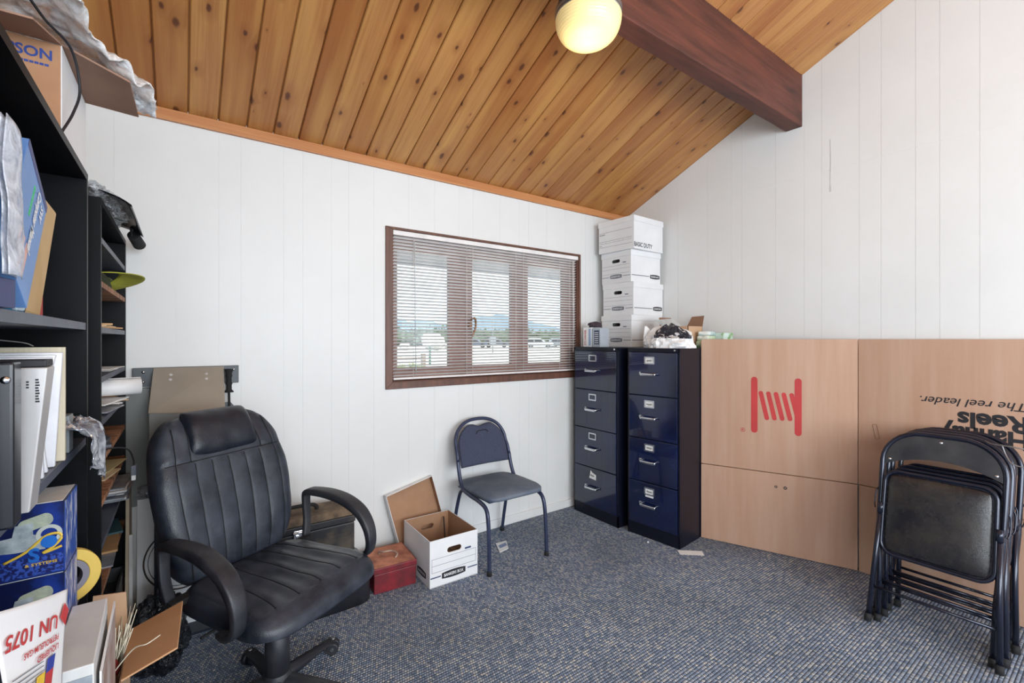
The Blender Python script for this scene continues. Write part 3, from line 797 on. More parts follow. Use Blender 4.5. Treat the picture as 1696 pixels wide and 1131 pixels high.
def closed_box(loc, rz, L, W, H, label, kind='plain', lidh=.045):
    """short face (handle) at local -y, long face on local +x; L along y, W along x; origin bottom centre"""
    t = thing('storage_box', label, 'box', loc, rz, 'stacked white file boxes')
    b = MB(); b.plate([(-W / 2, 0), (W / 2, 0), (W / 2, H - .004), (-W / 2, H - .004)], [pill(.085, .028, 0, H * .70)] if kind == 'plain' else [], .003, frame((0, -L / 2, 0), (1, 0, 0), (0, 0, 1)) @ Matrix.Translation((0, 0, -.003)))
    b.box((-W / 2, L / 2 - .003, 0), (W / 2, L / 2, H - .004)); b.box((W / 2 - .003, -L / 2 + .003, 0), (W / 2, L / 2 - .003, H - .004)); b.box((-W / 2, -L / 2 + .003, 0), (-W / 2 + .003, L / 2 - .003, H - .004)); b.box((-W / 2 + .003, -L / 2 + .003, 0), (W / 2 - .003, L / 2 - .003, .003))
    b.build('carton', M_WHITEBOX, t, world=False)
    e = .005
    b = MB(); b.box((-W / 2 - e, -L / 2 - e, H - .004), (W / 2 + e, L / 2 + e, H)); zl = H - lidh
    b.box((-W / 2 - e, -L / 2 - e, zl), (-W / 2 - e + .003, L / 2 + e, H - .003)); b.box((W / 2 + e - .003, -L / 2 - e, zl), (W / 2 + e, L / 2 + e, H - .003))
    if kind == 'plain':
        # lid front dips round the hand hole
        b.box((-W / 2 - e, -L / 2 - e, zl), (W / 2 + e, -L / 2 - e + .003, H - .003))
    else: b.box((-W / 2 - e, -L / 2 - e, zl), (W / 2 + e, -L / 2 - e + .003, H - .003))
    b.box((-W / 2 - e, L / 2 + e - .003, zl), (W / 2 + e, L / 2 + e, H - .003))
    b.build('lid', M_WHITEBOX, t, world=False, bevel=.002)
    b = MB(); yf = -L / 2 - .0006
    if kind == 'plain':
        for z, h in ((H * .56, .0015), (H * .45, .0015), (H * .30, .0015), (H * .20, .0045)):
            for (a, c_) in (((-W / 2 + .004, W / 2 - .01),) if h < .003 else ((-W / 2 + .004, -.075), (.075, W / 2 - .006))): b.box((a, yf, z), (c_, yf + .0006, z + h))
        b.box((W / 2 - .085, yf, H * .62), (W / 2 - .05, yf + .0006, H * .65))
        b.build('printed_lines', M_INKGREY, t, world=False)
        oval_logo(t, (-.0, -L / 2 - .0002, H * .21), (1, 0, 0), (0, 0, 1), .125, .034, m=M_INKGREY)
        b = MB(); b.box((W / 2, -L / 2 + .01, H * .20), (W / 2 + .0006, L / 2 - .14, H * .20 + .006)); b.build('printed_stripe', M_INKGREY, t, world=False)
        oval_logo(t, (W / 2 + .0002, L / 2 - .07, H * .21), (0, 1, 0), (0, 0, 1), .12, .036)
    else:
        for z, h in ((H * .64, .002), (H * .36, .002), (H * .30, .0015), (H * .18, .002)): b.box((-W / 2 + .004, yf, z), (W / 2 - .02, yf + .0006, z + h))
        for k in range(6): b.box((-W / 2 + .03 + k * .045, yf, H * .30), (-W / 2 + .0315 + k * .045, yf + .0006, H * .33))
        b.build('printed_lines', M_INKGREY, t, world=False)
        text('CONTENTS', (-W / 2 + .008, yf, H * .57), (1, 0, 0), (0, 0, 1), .008, M_INK, t, world=False, bold=.02)
        text('DATE', (-W / 2 + .008, yf, H * .22), (1, 0, 0), (0, 0, 1), .007, M_INK, t, world=False, bold=.02)
        text('BASIC DUTY', (W / 2 + .0006, -L / 2 + .004, H * .07), (0, 1, 0), (0, 0, 1), .034, M_INK, t, world=False, width=.235, bold=.015)
    return t
# rz=-90: local -y faces world -x, local +x faces world -y
zz = 1.3205
specs = [(3.093, 2.553, .257, 'lowest of the four white file boxes stacked on the filing cabinet', 0, 'plain'),
         (3.105, 2.549, .266, 'second white file box from the bottom of the corner stack', 0, 'plain'),
         (3.087, 2.556, .256, 'white file box directly under the top one in the corner stack', 0, 'plain'),
         (3.070, 2.545, .262, 'topmost white file box of the stack, printed BASIC DUTY', 0, 'basic')]
for i, (x, y, h, lb, a, kd) in enumerate(specs):
    closed_box((x, y, zz), R_(-90 + [0, 1.0, -1.2, 2][i]), .385 if i != 2 else .365, .315 if kd == 'plain' else .36, h, lb, kd); zz += h + .0005

# open bankers box on floor
t = thing('open_storage_box', 'open white file box with no lid standing on the carpet left of the blue chair', 'box', (1.262, 2.494, 0), R_(-1))
L, W, H = .375, .305, .262
b = MB(); th = .004
b.plate([(-W / 2, 0), (W / 2, 0), (W / 2, H), (-W / 2, H)], [pill(.09, .032, 0, H * .72)], th, frame((0, -L / 2 + th, 0), (1, 0, 0), (0, 0, 1)))
b.plate([(-W / 2, 0), (W / 2, 0), (W / 2, H), (-W / 2, H)], [pill(.09, .032, 0, H * .72)], th, frame((0, L / 2, 0), (1, 0, 0), (0, 0, 1)))
b.box((-W / 2, -L / 2 + th, 0), (-W / 2 + th, L / 2 - th, H)); b.box((W / 2 - th, -L / 2 + th, 0), (W / 2, L / 2 - th, H)); b.box((-W / 2, -L / 2, 0), (W / 2, L / 2, .004))
car_ = b.build('carton', M_WHITEBOX, t, world=False)
b = MB(); e = th + .0004
def lining(b, x0, x1, y0, y1, z0, z1):
    b.box((x0, y0, z0), (x0 + .0008, y1, z1)); b.box((x1 - .0008, y0, z0), (x1, y1, z1)); b.box((x0, y0, z0), (x1, y1, z0 + .001))
lining(b, -W / 2 + e, W / 2 - e, -L / 2 + e, L / 2 - e, .005, H - .001)
for yy in (-L / 2 + e, L / 2 - e - .0008):
    b.plate([(-W / 2 + e, .005), (W / 2 - e, .005), (W / 2 - e, H - .001), (-W / 2 + e, H - .001)], [pill(.088, .03, 0, H * .72)], .0008, frame((0, yy + .0008, 0), (1, 0, 0), (0, 0, 1)))
b.build('brown_lining', M_CARDIN, t, world=False)
b = MB(); yf = -L / 2 - .0006
for z in (.60, .455, .315): b.box((-W / 2 + .012, yf, H * z), (W / 2 - .012, yf + .0006, H * z + .0014))
b.box((-W / 2 + .012, yf, H * .315), (-W / 2 + .0134, yf + .0006, H * .60)); b.box((W / 2 - .0134, yf, H * .315), (W / 2 - .012, yf + .0006, H * .60))
b.box((-W / 2 + .004, yf, H * .20), (-.085, yf + .0006, H * .225)); b.box((.085, yf, H * .20), (W / 2 - .003, yf + .0006, H * .225))
b.box((W / 2 - .085, yf, H * .635), (W / 2 - .045, yf + .0006, H * .675))
b.build('printed_lines', M_INKBLUE, t, world=False)
oval_logo(t, (-.004, -L / 2 - .0002, H * .205), (1, 0, 0), (0, 0, 1), .15, .042)
oval_logo(t, (-W / 2 - .0002, -L / 2 + .11, H * .20), (0, -1, 0), (0, 0, 1), .12, .04)
# handles and scraps inside
b = MB(); b.crumple((1.27, 2.44, .075), (.24, .22, .13), 5, .4, 3, floor=.006); tag(b.build('crumpled_packaging', mat('brown_scraps', (120, 92, 70), .8, c2=(40, 36, 34), scale=30)), 'dark brown scraps lying inside the open white file box', 'scraps')
b = MB(); b.tube(catmull([(1.33, 2.55, .03), (1.34, 2.58, .14), (1.37, 2.655, .235)], 6), .004, 6); tag(b.build('wire_rod', M_INK), 'thin black rod leaning inside the open white file box', 'rod')

# lid leaning on wall
t = thing('box_lid', 'white and brown box lid leaning on the wall behind the open file box', 'box lid', (1.25, 2.72, 0), 0)
b = MB(); L, W, h = .41, .325, .045
# local plate x across, y up the wall; hollow toward viewer
b.box((-W / 2, 0, -.003), (W / 2, L, 0)); 
F = Matrix.Translation((1.118, 2.735, .0)) @ Euler((R_(82), 0, 0)).to_matrix().to_4x4() @ Matrix.Rotation(R_(12), 4, 'Z')
b2 = MB()
for lo, hi in (((-W / 2, 0, -.003), (W / 2, L, 0)),): b2.box(lo, hi)
for lo, hi in (((-W / 2, 0, 0), (-W / 2 + .003, L, h)), ((W / 2 - .003, 0, 0), (W / 2, L, h)), ((-W / 2, 0, 0), (W / 2, .003, h)), ((-W / 2, L - .003, 0), (W / 2, L, h))): b2.box(lo, hi)
b.bm.free(); F = Matrix.Translation((1.268, 2.739, .045)) @ Euler((R_(83), 0, 0)).to_matrix().to_4x4() @ Matrix.Rotation(R_(13), 4, 'Z')
b2.bm.transform(F); b2.build('tray', M_WHITEBOX, t)
b2 = MB(); b2.box((-W / 2 + .004, .004, .0003), (W / 2 - .004, L - .004, .0012))
b2.box((-W / 2 + .0032, .004, 0.0003), (-W / 2 + .004, L - .004, h - .001)); b2.box((W / 2 - .004, .004, .0003), (W / 2 - .0032, L - .004, h - .001)); b2.box((-W / 2 + .004, L - .004, .0003), (W / 2 - .004, L - .0032, h - .001))
b2.bm.transform(F); b2.build('brown_lining', M_CARDIN, t)

# ------------------------------------------------------------------ small things on the cabinets
zt = 1.3205
def carton(name, label, cat, lo, hi, m, rz=0, group=None, bevel=.0015):
    c = ((lo[0] + hi[0]) / 2, (lo[1] + hi[1]) / 2, lo[2])
    b = MB(); b.box((lo[0] - c[0], lo[1] - c[1], 0), (hi[0] - c[0], hi[1] - c[1], hi[2] - lo[2]))
    o = b.build(name, m, bevel=bevel); o.location = c; o.rotation_euler = (0, 0, rz)
    return tag(o, label, cat, group)
t = thing('bulb_carton', 'small white carton with red upright lettering on the left filing cabinet', 'box', (2.70, 2.62, zt), R_(-90))
b = MB(); b.box((-.06, -.05, 0), (.028, .05, .155)); b.build('carton', M_WHITE, t, bevel=.001, world=False)
text('SYLVANIA', (-.028, -.0506, .012), (0, 0, 1), (-1, 0, 0), .020, M_RED, t, world=False, width=.125, bold=.02)
b = MB(); b.box((.0, -.0508, .01), (.024, -.0502, .145)); b.build('blue_panel', mat('light_blue_print', (150, 170, 205), .6), t, world=False)
t = thing('battery_carton', 'small grey and navy printed carton between the bulb carton and the box stack', 'box', (2.70, 2.53, zt), R_(-90))
b = MB(); b.box((-.05, -.05, 0), (.035, .05, .148)); b.build('carton', mat('grey_carton', (176, 184, 194), .6), t, bevel=.001, world=False)
b = MB(); b.box((-.03, -.0508, .02), (.024, -.0502, .13)); b.build('navy_panel', mat('navy_print', (44, 58, 92), .6), t, world=False)
b = MB()
for k in range(6): b.box((-.024, -.0514, .03 + k * .016), (.016, -.0508, .036 + k * .016))
b.build('printed_lines', M_PAPER, t, world=False)
b = MB(); b.crumple((2.70, 2.60, zt + .175), (.09, .12, .05), 9, .5, 3, floor=zt + .1555)
tag(b.build('dark_glove', mat('dark_purple_cloth', (70, 58, 68), .8)), 'crumpled dark cloth lying on top of the bulb carton', 'cloth')

# plastic shopping bag (white with black print) on the right cabinet
t = thing('shopping_bag', 'crumpled white plastic bag with black print on the right filing cabinet', 'bag', (2.80, 1.98, zt))
def bag_pt(u, v, off=0):
    a = u * 2 * PI; h = v
    rx, ry = .12, .16
    bulge = 1.12 * max(0, 1 - h ** 2.4) ** .5 + .02
    n1 = noise.noise(Vector((math.cos(a) * 1.6, math.sin(a) * 1.6, h * 2.3))); n2 = abs(noise.noise(Vector((math.cos(a) * 4, math.sin(a) * 4, h * 5))))
    r = bulge * (1 + .22 * n1 - .22 * n2) + off
    z = h ** .95 * .150 * (1 + .25 * n1)
    return Vector((2.80 + rx * r * math.cos(a), 1.98 + ry * r * math.sin(a), zt + z + off * .02))
b = MB(); b.grid(lambda u, v: bag_pt(u, v), 72, 30, smooth=False); b.build('bag_body', M_WHITE, t, solid=.0008)
b = MB(); 
b.grid(lambda u, v: bag_pt(.44 + u * .34, .42 + v * .57, .025), 40, 20, smooth=False); b.build('black_print', mat('black_bag_print', (34, 36, 46), .4, c2=(200, 196, 196), scale=16, lo=.54, hi=.57), t, solid=.0008)
b = MB(); pts = [(2.78, 2.11, zt + .02), (2.73, 2.15, zt + .03), (2.74, 2.14, zt + .155), (2.77, 2.11, zt + .11)]
b.hexa(pts, [(x + .014, y - .006, z) for x, y, z in pts]); b.build('bag_handle', M_WHITE, t)

# open cardboard carton behind the bag
t = thing('open_carton', 'small brown carton with raised flaps behind the white plastic bag', 'box', (3.02, 2.0, zt))
b = MB(); x0, x1, y0, y1, h = 2.95, 3.13, 1.925, 2.165, .155
for lo, hi in (((x0, y0, zt), (x0 + .004, y1, zt + h)), ((x1 - .004, y0, zt), (x1, y1, zt + h)), ((x0, y0, zt), (x1, y0 + .004, zt + h)), ((x0, y1 - .004, zt), (x1, y1, zt + h)), ((x0, y0, zt), (x1, y1, zt + .004))): b.box(lo, hi)
b.build('carton', M_CARD, t)
for q in ([(x1, y0, zt + h), (x1, y1 - .11, zt + h), (x1 + .05, y1 - .12, zt + h + .075), (x1 + .055, y0 + .02, zt + h + .08)], [(x0, y1, zt + h), (x1, y1, zt + h), (x1, y1 + .03, zt + h + .07), (x0 + .03, y1 + .03, zt + h + .07)]):
    b = MB(); b.hexa(q, [(x + .003, y, z + .003) for x, y, z in q]); b.build('flap', M_CARDDARK, t)
b = MB(); q = [(x0, y0 + .02, zt + h), (x0, y1 - .02, zt + h), (x0 - .05, y1 + .0, zt + h + .03), (x0 - .055, y0 + .06, zt + h + .02)]
b = MB(); q = [(x0 - .002, y0 + .05, zt + h), (x0 - .002, y1 - .03, zt + h), (x0 - .03, y1 + .03, zt + h + .05), (x0 - .03, y0 + .10, zt + h + .055)]
b.hexa(q, [(x - .002, y, z + .002) for x, y, z in q]); b.build('paper_insert', M_PAPER, t)
# green and white packages piled on the cabinet's back corner
pk = [(3.07, 1.885, 0, .05, 'pale green wrapped package at the bottom of the pile on the right cabinet', (190, 214, 190)),
      (3.08, 1.87, .051, .035, 'white and green wrapped package in the middle of the pile on the right cabinet', (222, 230, 218)),
      (3.085, 1.88, .087, .03, 'white wrapped package on top of the pile on the right cabinet', (228, 234, 230))]
for k, (x, y, z, h, lb, c) in enumerate(pk):
    b = MB(); M_p = mat('package_wrap_%s' % ['green', 'pale', 'white'][k], c, .4, c2=[(120, 164, 96), (190, 206, 170), (176, 200, 200)][k], scale=9, lo=.45, hi=.6)
    b.cushion(.052, .045, .06, lambda a, b_, x_, y_: h * (1 - .12 * (a * a) ** 4 - .12 * (b_ * b_) ** 4) + .002 * math.sin(a * 9 + b_ * 5), lambda a, b_, x_, y_: 0, nu=14, nv=14)
    o = b.build('wrapped_package', M_p); o.location = (x - .012, 1.856, zt + z); o.rotation_euler = (0, 0, R_(8 * k - 6)); tag(o, lb, 'package', 'packages on the right cabinet')
for k, (y, z, h) in enumerate(((1.73, 0, .055), (1.735, .056, .05))):
    b = MB(); b.box((-.062, -.085, 0), (.062, .085, h)); o = b.build('green_carton', mat('green_print_%s' % ('low' if k == 0 else 'high'), (206, 224, 214), .5, c2=(110, 160, 80), scale=10, lo=.5, hi=.62), bevel=.002)
    o.location = (3.195, 1.852 - .006 * k, zt + z); o.rotation_euler = (0, 0, R_(3 - 5 * k)); tag(o, ['lower green and white carton on the right cabinet beside the big cardboard', 'upper green and white carton on the right cabinet beside the big cardboard'][k], 'box', 'packages on the right cabinet')

# ------------------------------------------------------------------ big cardboard carton against the right wall
t = thing('flattened_carton', 'huge brown cardboard carton standing against the right wall with a red reel emblem', 'cardboard', (2.93, 1.815, 0))
A0, A1 = Vector((2.932, 1.812, 0)), Vector((3.262, 1.003, 0))
dA = (A1 - A0).normalized(); LA = (A1 - A0).length
FA = frame(A0, dA, (0, 0, 1))   # normal = x cross up
nA = dA.cross(Vector((0, 0, 1)))
if nA.x > 0: nA = -nA
ZT, ZC = 1.381, .517
def panelA(z0, z1, th=.012, s0=0, s1=None, bow=0):
    s1 = LA if s1 is None else s1
    return MB()
b = MB()
def pan(b, P0, P1, z0, z1, th, nrm, rc=0):
    d = (P1 - P0).normalized(); L_ = (P1 - P0).length
    F = frame(P0, d, (0, 0, 1)); 
    s = 1 if F.col[2].xyz.dot(nrm) > 0 else -1
    pts = [(0, z0), (L_, z0), (L_, z1), (rc, z1)]
    if rc: pts += [(rc * .3, z1 - rc * .3), (0, z1 - rc)]
    else: pts += []
    if not rc: pts[3] = (0, z1)
    b.plate(pts, [], th, F @ Matrix.Translation((0, 0, -th if s > 0 else 0)))
pan(b, A0, A1, ZC + .002, ZT, .010, nA, .012); b.build('upper_panel', M_BIGCARD, t, bevel=.002)
b = MB(); pan(b, A0 + Vector((-.004, -.002, 0)), A1 + Vector((-.003, -.001, 0)) - dA * .001, .004, ZC - .002, .010, nA); b.build('lower_flap', M_BIGCARD, t, bevel=.002)
B0, B1 = Vector((3.264, 1.0015, 0)), Vector((3.264, -.35, 0)); nB = Vector((-1, 0, 0))
b = MB(); pan(b, B0, B1, ZC + .002, ZT, .010, nB); b.build('upper_panel', M_BIGCARD, t, bevel=.002)
b = MB(); pan(b, B0 + Vector((-.004, -.004, 0)), B1 + Vector((-.004, 0, 0)), .004, ZC - .002, .010, nB); b.build('lower_flap', M_BIGCARD, t, bevel=.002)
# second wall of the flattened carton behind
b = MB(); pan(b, A0 - nA * .022 + dA * .01, A1 - nA * .012 - dA * .02, .004, ZT - .004, .008, nA); pan(b, B0 + Vector((.022, -.0, 0)), B1 + Vector((.022, 0, 0)), .004, ZT - .004, .008, nB); b.build('rear_panel', M_CARDDARK, t)
def onA(s, z, off=.0008): return A0 + dA * s + nA * off + Vector((0, 0, z))
# emblem: two uprights and five slanted strands
FE = frame(onA(0, 0, .0006), dA, (0, 0, 1))
if FE.col[2].xyz.dot(nA) < 0: FE = FE @ Matrix.Scale(-1, 4, (0, 0, 1))
b = MB()
def bar(b, x0, z0, x1, z1, w_):
    d = Vector((x1 - x0, z1 - z0)).normalized(); n_ = Vector((-d.y, d.x)) * w_ / 2; pts = []
    for k in range(9): a = PI * k / 8; q = Vector((x1, z1)) + n_ * math.cos(a) * -1 + d * (w_ / 2) * math.sin(a); pts.append((q.x, q.y))
    for k in range(9): a = PI * k / 8; q = Vector((x0, z0)) + n_ * math.cos(a) - d * (w_ / 2) * math.sin(a); pts.append((q.x, q.y))
    b.plate(pts, [], .0006 if w_ > .03 else .0003, FE)
bar(b, .328, .785, .328, 1.115, .038); bar(b, .573, .790, .573, 1.115, .038)
for k in range(5):
    xb = .372 + k * .043
    bar(b, xb + .028, .868 + k * .002, xb - .006, 1.030 - k * .001, .026)
b.build('red_reel_emblem', M_RED, t)
text('R', onA(.254, .771, .0008), dA, (0, 0, 1), .015, M_RED, t, bold=.02, lift=.0)
b = MB(); F2 = frame(onA(.260, .778, .0006), dA, (0, 0, 1)); b.plate(circle(.014, 20), [circle(.0118, 20)], .0006, F2); b.build('registered_ring', M_RED, t)
b = MB()
for s_, r_ in ((.452, .008), (.503, .010)): b.plate(circle(r_, 16), [circle(r_ * .5, 10)], .0006, frame(onA(s_, .432, .005), dA, (0, 0, 1)))
b.build('stamped_mark', M_INK, t)
# lettering printed upside down on the second panel
xw = 3.264 - .0008
text('The reel leader.', (xw, .337, 1.072), (0, 1, 0), (0, 0, -1), .040, M_INK, t, width=.383, shear=.28, bold=.004)
text('Reels', (xw, .325, 1.004), (0, 1, 0), (0, 0, -1), .075, M_INK, t, width=.247, bold=.035)
text('Hannay', (xw, .325, .928), (0, 1, 0), (0, 0, -1), .078, M_INK, t, width=.315, bold=.035)
b = MB(); b.plate(rrect(.022, .085, .006, 3), [rrect(.018, .081, .005, 3)], .001, frame((xw - .0002, .915, .845), (0, -1, .18), (0, .18, 1))); b.build('punched_slot', M_CARDDARK, t)
text('6-8', (3.2595, .925, .095), (0, 0, -1), (0, -1, 0), .02, M_INK, t, bold=.0)

# ------------------------------------------------------------------ folding chairs
def folding_chair():
    t = thing('folding_chair', 'x', 'chair', (0, 0, 0), 0, 'black folding chairs leaning on the big cardboard')
    # local: x lateral, z up along the folded chair, -y = toward viewer
    b = MB(); r = .0115; path = []
    wx, top, rc = .218, .935, .150
    path.append((-.196, .022, .03)); path.append((-.200, .012, .25)); path.append((-wx + .004, 0, .5)); path.append((-wx, 0, top - rc))
    for k in range(1, 9): a = PI - PI / 2 * k / 8; path.append((-wx + rc + rc * math.cos(a), 0, top - rc + rc * math.sin(a)))
    for k in range(0, 9): a = PI / 2 - PI / 2 * k / 8; path.append((wx - rc + rc * math.cos(a), 0, top - rc + rc * math.sin(a)))
    path += [(wx - .004, 0, .5), (.200, .012, .25), (.196, .022, .03)]
    b.tube(path, r, 12); b.build('main_frame', M_BLKMETAL, t, world=False)
    for sx in (-1, 1):
        b = MB(); b.tube([(sx * .222, -.022, 0.015), (sx * .212, -.022, .30), (sx * .206, -.019, .56)], .0115, 12); b.build('leg', M_BLKMETAL, t, world=False)
        b = MB(); b.cyl((sx * .2225, -.022, 0), (sx * .2215, -.022, .035), .0155, .0145, 14); b.build('foot_cap', M_RUBBER, t, world=False)
        b = MB(); b.cyl((sx * .196, .022, 0.006), (sx * .196, .022, .04), .0155, .0145, 14); b.build('foot_cap', M_RUBBER, t, world=False)
        b = MB(); b.cyl((sx * .206, -.021, .52), (sx * .206, -.021, .57), .0145, seg=14)
        b.tube(catmull([(sx * .228, -.02, .54), (sx * .234, -.01, .56), (sx * .234, 0, .62), (sx * .226, 0, .64)], 4), .0035, 6); b.build('hinge_bracket', M_BLKMETAL, t, world=False)
    for z, y in ((.165, -.022), (.20, .018)):
        b = MB(); b.cyl((-.216 if y < 0 else -.197, y, z), (.216 if y < 0 else .197, y, z), .007, seg=10); b.build('crossbar', M_BLKMETAL, t, world=False)
    # curved steel backrest
    o = []; hw = wx - .011
    for k in range(13): x = -hw + 2 * hw * k / 12; o.append((x, .765 + .052 * (1 - (x / hw) ** 2)))
    for k in range(0, 9): a = PI / 2 * k / 8; o.append((hw - (rc - .011) + (rc - .011) * math.cos(a), top - rc + (rc - .011) * math.sin(a)))
    for k in range(0, 9): a = PI / 2 + PI / 2 * k / 8; o.append((-hw + (rc - .011) + (rc - .011) * math.cos(a), top - rc + (rc - .011) * math.sin(a)))
    b = MB(); b.plate(o, [], .003, frame((0, -.004, 0), (1, 0, 0), (0, 0, 1))); bk = b.build('backrest', M_VINYLPLATE, t, world=False, bevel=.001)
    for x, z in ((-.188, .792), (.188, .792), (0, .905)):
        b = MB(); b.lathe([(.0075, 0), (.006, .0035), (.0005, .0048)], (x, -.007, z), 12, rot=(R_(90), 0, 0)); b.build('rivet', M_CHROME, bk, world=False)
    # seat: pan rim and padded vinyl
    def post(p): return Vector((p.x, p.z, p.y))
    cz = .535
    b = MB(); b.tube([(x, -.020, z) for x, z in rrect(.392, .40, .055, 7, 0, cz)], .0085, 10, closed=True); b.plate(rrect(.39, .395, .05, 6, 0, cz), [], .004, frame((0, -.012, 0), (1, 0, 0), (0, 0, 1))); b.build('seat_pan', M_BLKMETAL, t, world=False)
    b = MB(); b.cushion(.184, .187, .055, lambda a, c, x, y: -.022 - .026 * ((1 - abs(a) ** 3.2) * (1 - abs(c) ** 3.2)) ** .5, lambda a, c, x, y: -.014, post=lambda p: Vector((p.x, p.z, cz + p.y)), nu=36, nv=36)
    b.build('padded_seat', M_VINYL, t, world=False)
    return t
M_VINYLPLATE = leather('black_backrest_paint', (34, 36, 42), (96, 92, 88), .35, .3)
fc = folding_chair()
labels = ['frontmost black folding chair, its padded seat facing the room', 'second black folding chair from the front of the leaning row', 'third black folding chair from the front of the leaning row', 'rearmost black folding chair, nearest the big cardboard']
for i in range(4):
    o = fc if i == 0 else copy_tree(fc)
    o['label'] = labels[i]
    o.location = (2.735 + .078 * i, .572 - .006 * i + (.012 if i == 2 else 0), .0)
    o.rotation_mode = 'QUATERNION'
    # local -y faces -x ; lean back towards +x
    Rm = Matrix.Rotation(R_(-90 + [0, .3, -.3, .2][i]), 4, 'Z') @ Matrix.Rotation(R_(-13.5), 4, 'X')
    o.rotation_quaternion = Rm.to_quaternion()
for i, o in enumerate([c for c in COL.objects if c.name.startswith('folding_chair')]): o.location.z = .0035
b = MB(); b.tube(catmull([(3.02, .435, .90), (2.93, .40, .905), (2.90, .34, .908), (2.91, .26, .90)], 6), .003, 6)
b.tube(catmull([(2.955, .375, .905), (2.945, .36, .86), (2.93, .34, .83), (2.93, .30, .82)], 6), .0025, 6)
b.bm.transform(Matrix.Translation((0, 0, .008))); tag(b.build('bent_wire', M_STEEL), 'bent grey wire lying over the folding chairs at the right edge', 'wire')

# ------------------------------------------------------------------ blue stacking chair
t = thing('stacking_chair', 'navy padded stacking chair with rounded back standing under the window', 'chair', (1.672, 2.49, 0), R_(0))
for sx in (-1, 1):
    b = MB(); pth = catmull([(sx * .205, .150, .58), (sx * .207, .128, .50), (sx * .209, .085, .425), (sx * .211, .0, .405), (sx * .211, -.13, .395), (sx * .213, -.205, .372), (sx * .215, -.232, .30), (sx * .217, -.243, .15), (sx * .218, -.248, .018)], 6)
    b.tube(pth, .0125, 12); b.build('leg', M_NAVYTUBE, t, world=False)
    b = MB(); b.tube(catmull([(sx * .196, .06, .408), (sx * .196, .115, .395), (sx * .198, .15, .34), (sx * .203, .20, .17), (sx * .206, .235, .018)], 6), .0115, 12); b.build('leg', M_NAVYTUBE, t, world=False)
    for y_, x_ in ((-.248, .218), (.236, .206)):
        b = MB(); b.cyl((sx * x_, y_, 0), (sx * x_, y_, .028), .0155, .014, 14); b.build('foot_cap', M_RUBBER, t, world=False)
hoop = []
hoop.append((-.205, .150, .58))
hoop.append((-.203, .166, .63))
for k in range(17):
    a = PI - PI * k / 16; z = .665 + .163 * math.sin(a) ** .9; hoop.append((.200 * math.copysign(abs(math.cos(a)) ** .85, math.cos(a)), .185 + (z - .665) * .33, z))
hoop += [(.203, .166, .63), (.205, .150, .58)]
b = MB(); b.tube(catmull(hoop, 3), .0115, 12); b.build('back_frame', M_NAVYTUBE, t, world=False)
def back_outline(a, c_):
    # a in -1..1 across, c_ in -1..1 up
    z = .535 + (c_ + 1) / 2 * .262
    zz_ = max(0, (z - .665) / .155)
    hw = .188 * (1 - min(zz_, .97) ** 2) ** .55 if z > .665 else .188 + .004 * (.665 - z) / .13
    return a * hw, z
def bpost(sign):
    def fn(u, v):
        a, c_ = u * 2 - 1, v * 2 - 1
        x, z = back_outline(a, c_)
        if c_ > .82: z -= (c_ - .82) * .06 * math.exp(-(a / .4) ** 2) * 1.5
        y = .145 + (z - .58) * .33 + .012 * (1 - a * a) * 1.0
        e = ((1 - abs(a) ** 6) * (1 - abs(c_) ** 10)) ** .5
        return Vector((x, y + sign * .018 * e, z))
    return fn
b = MB(); b.grid(bpost(-1), 30, 26); b.grid(bpost(1), 30, 26); bmesh.ops.remove_doubles(b.bm, verts=b.bm.verts, dist=.0003)
b.build('backrest', M_NAVYFAB, t, world=False)
b = MB(); b.tube(catmull([(-.045, .18, .735), (-.03, .184, .752), (0, .182, .757), (.035, .184, .755), (.05, .18, .742)], 5), .0022, 6); b.build('worn_seam', M_SEAM, t, world=False)
b = MB(); b.cushion(.215, .222, .11, lambda a, c_, x, y: .438 + .020 * ((1 - abs(a) ** 4) * (1 - abs(c_) ** 4)) ** .5 - (.012 * max(0, -c_ - .6)), lambda a, c_, x, y: .416, post=lambda p: Vector((p.x * (1 - .06 * (p.y > 0) * p.y / .22), p.y - .03, p.z)), nu=32, nv=32)
b.build('seat', M_SEATFAB, t, world=False)
b = MB(); b.cbox((0, -.03, .412), (.40, .38, .012)); b.build('seat_pan', M_NAVYTUBE, t, world=False, bevel=.004)
# packets and papers on the carpet
def flat(name, label, cat, pts, m, z=.002, th=.001):
    c = Vector((sum(p[0] for p in pts) / len(pts), sum(p[1] for p in pts) / len(pts), 0))
    b = MB(); b.hexa([(p[0] - c.x, p[1] - c.y, 0) for p in pts], [(p[0] - c.x, p[1] - c.y, th) for p in pts]); o = b.build(name, m); o.location = (c.x, c.y, z); return tag(o, label, cat)
pkt = flat('paper_packet', 'small white and blue packet lying on the carpet under the blue chair', 'packet', [(1.662, 2.44), (1.742, 2.455), (1.795, 2.555), (1.715, 2.565)], M_PAPER, th=.004)
b = MB(); b.hexa([(-.035, -.02, .0042), (.03, -.01, .0042), (.045, .03, .0042), (-.02, .02, .0042)], [(-.035, -.02, .0046), (.03, -.01, .0046), (.045, .03, .0046), (-.02, .02, .0046)]); b.build('blue_print', mat('packet_blue', (130, 146, 180), .7), pkt, world=False)
flat('paper_slip', 'blank white paper slip on the carpet before the right filing cabinet', 'paper', [(2.585, 1.745), (2.625, 1.790), (2.742, 1.690), (2.700, 1.645)], M_PAPER)
b = MB(); b.crumple((2.555, 1.97, .008), (.014, .014, .014), 2, .3, 2, floor=.0005); tag(b.build('paper_scrap', M_WHITE), 'tiny white scrap on the carpet at the foot of the right filing cabinet', 'scrap')

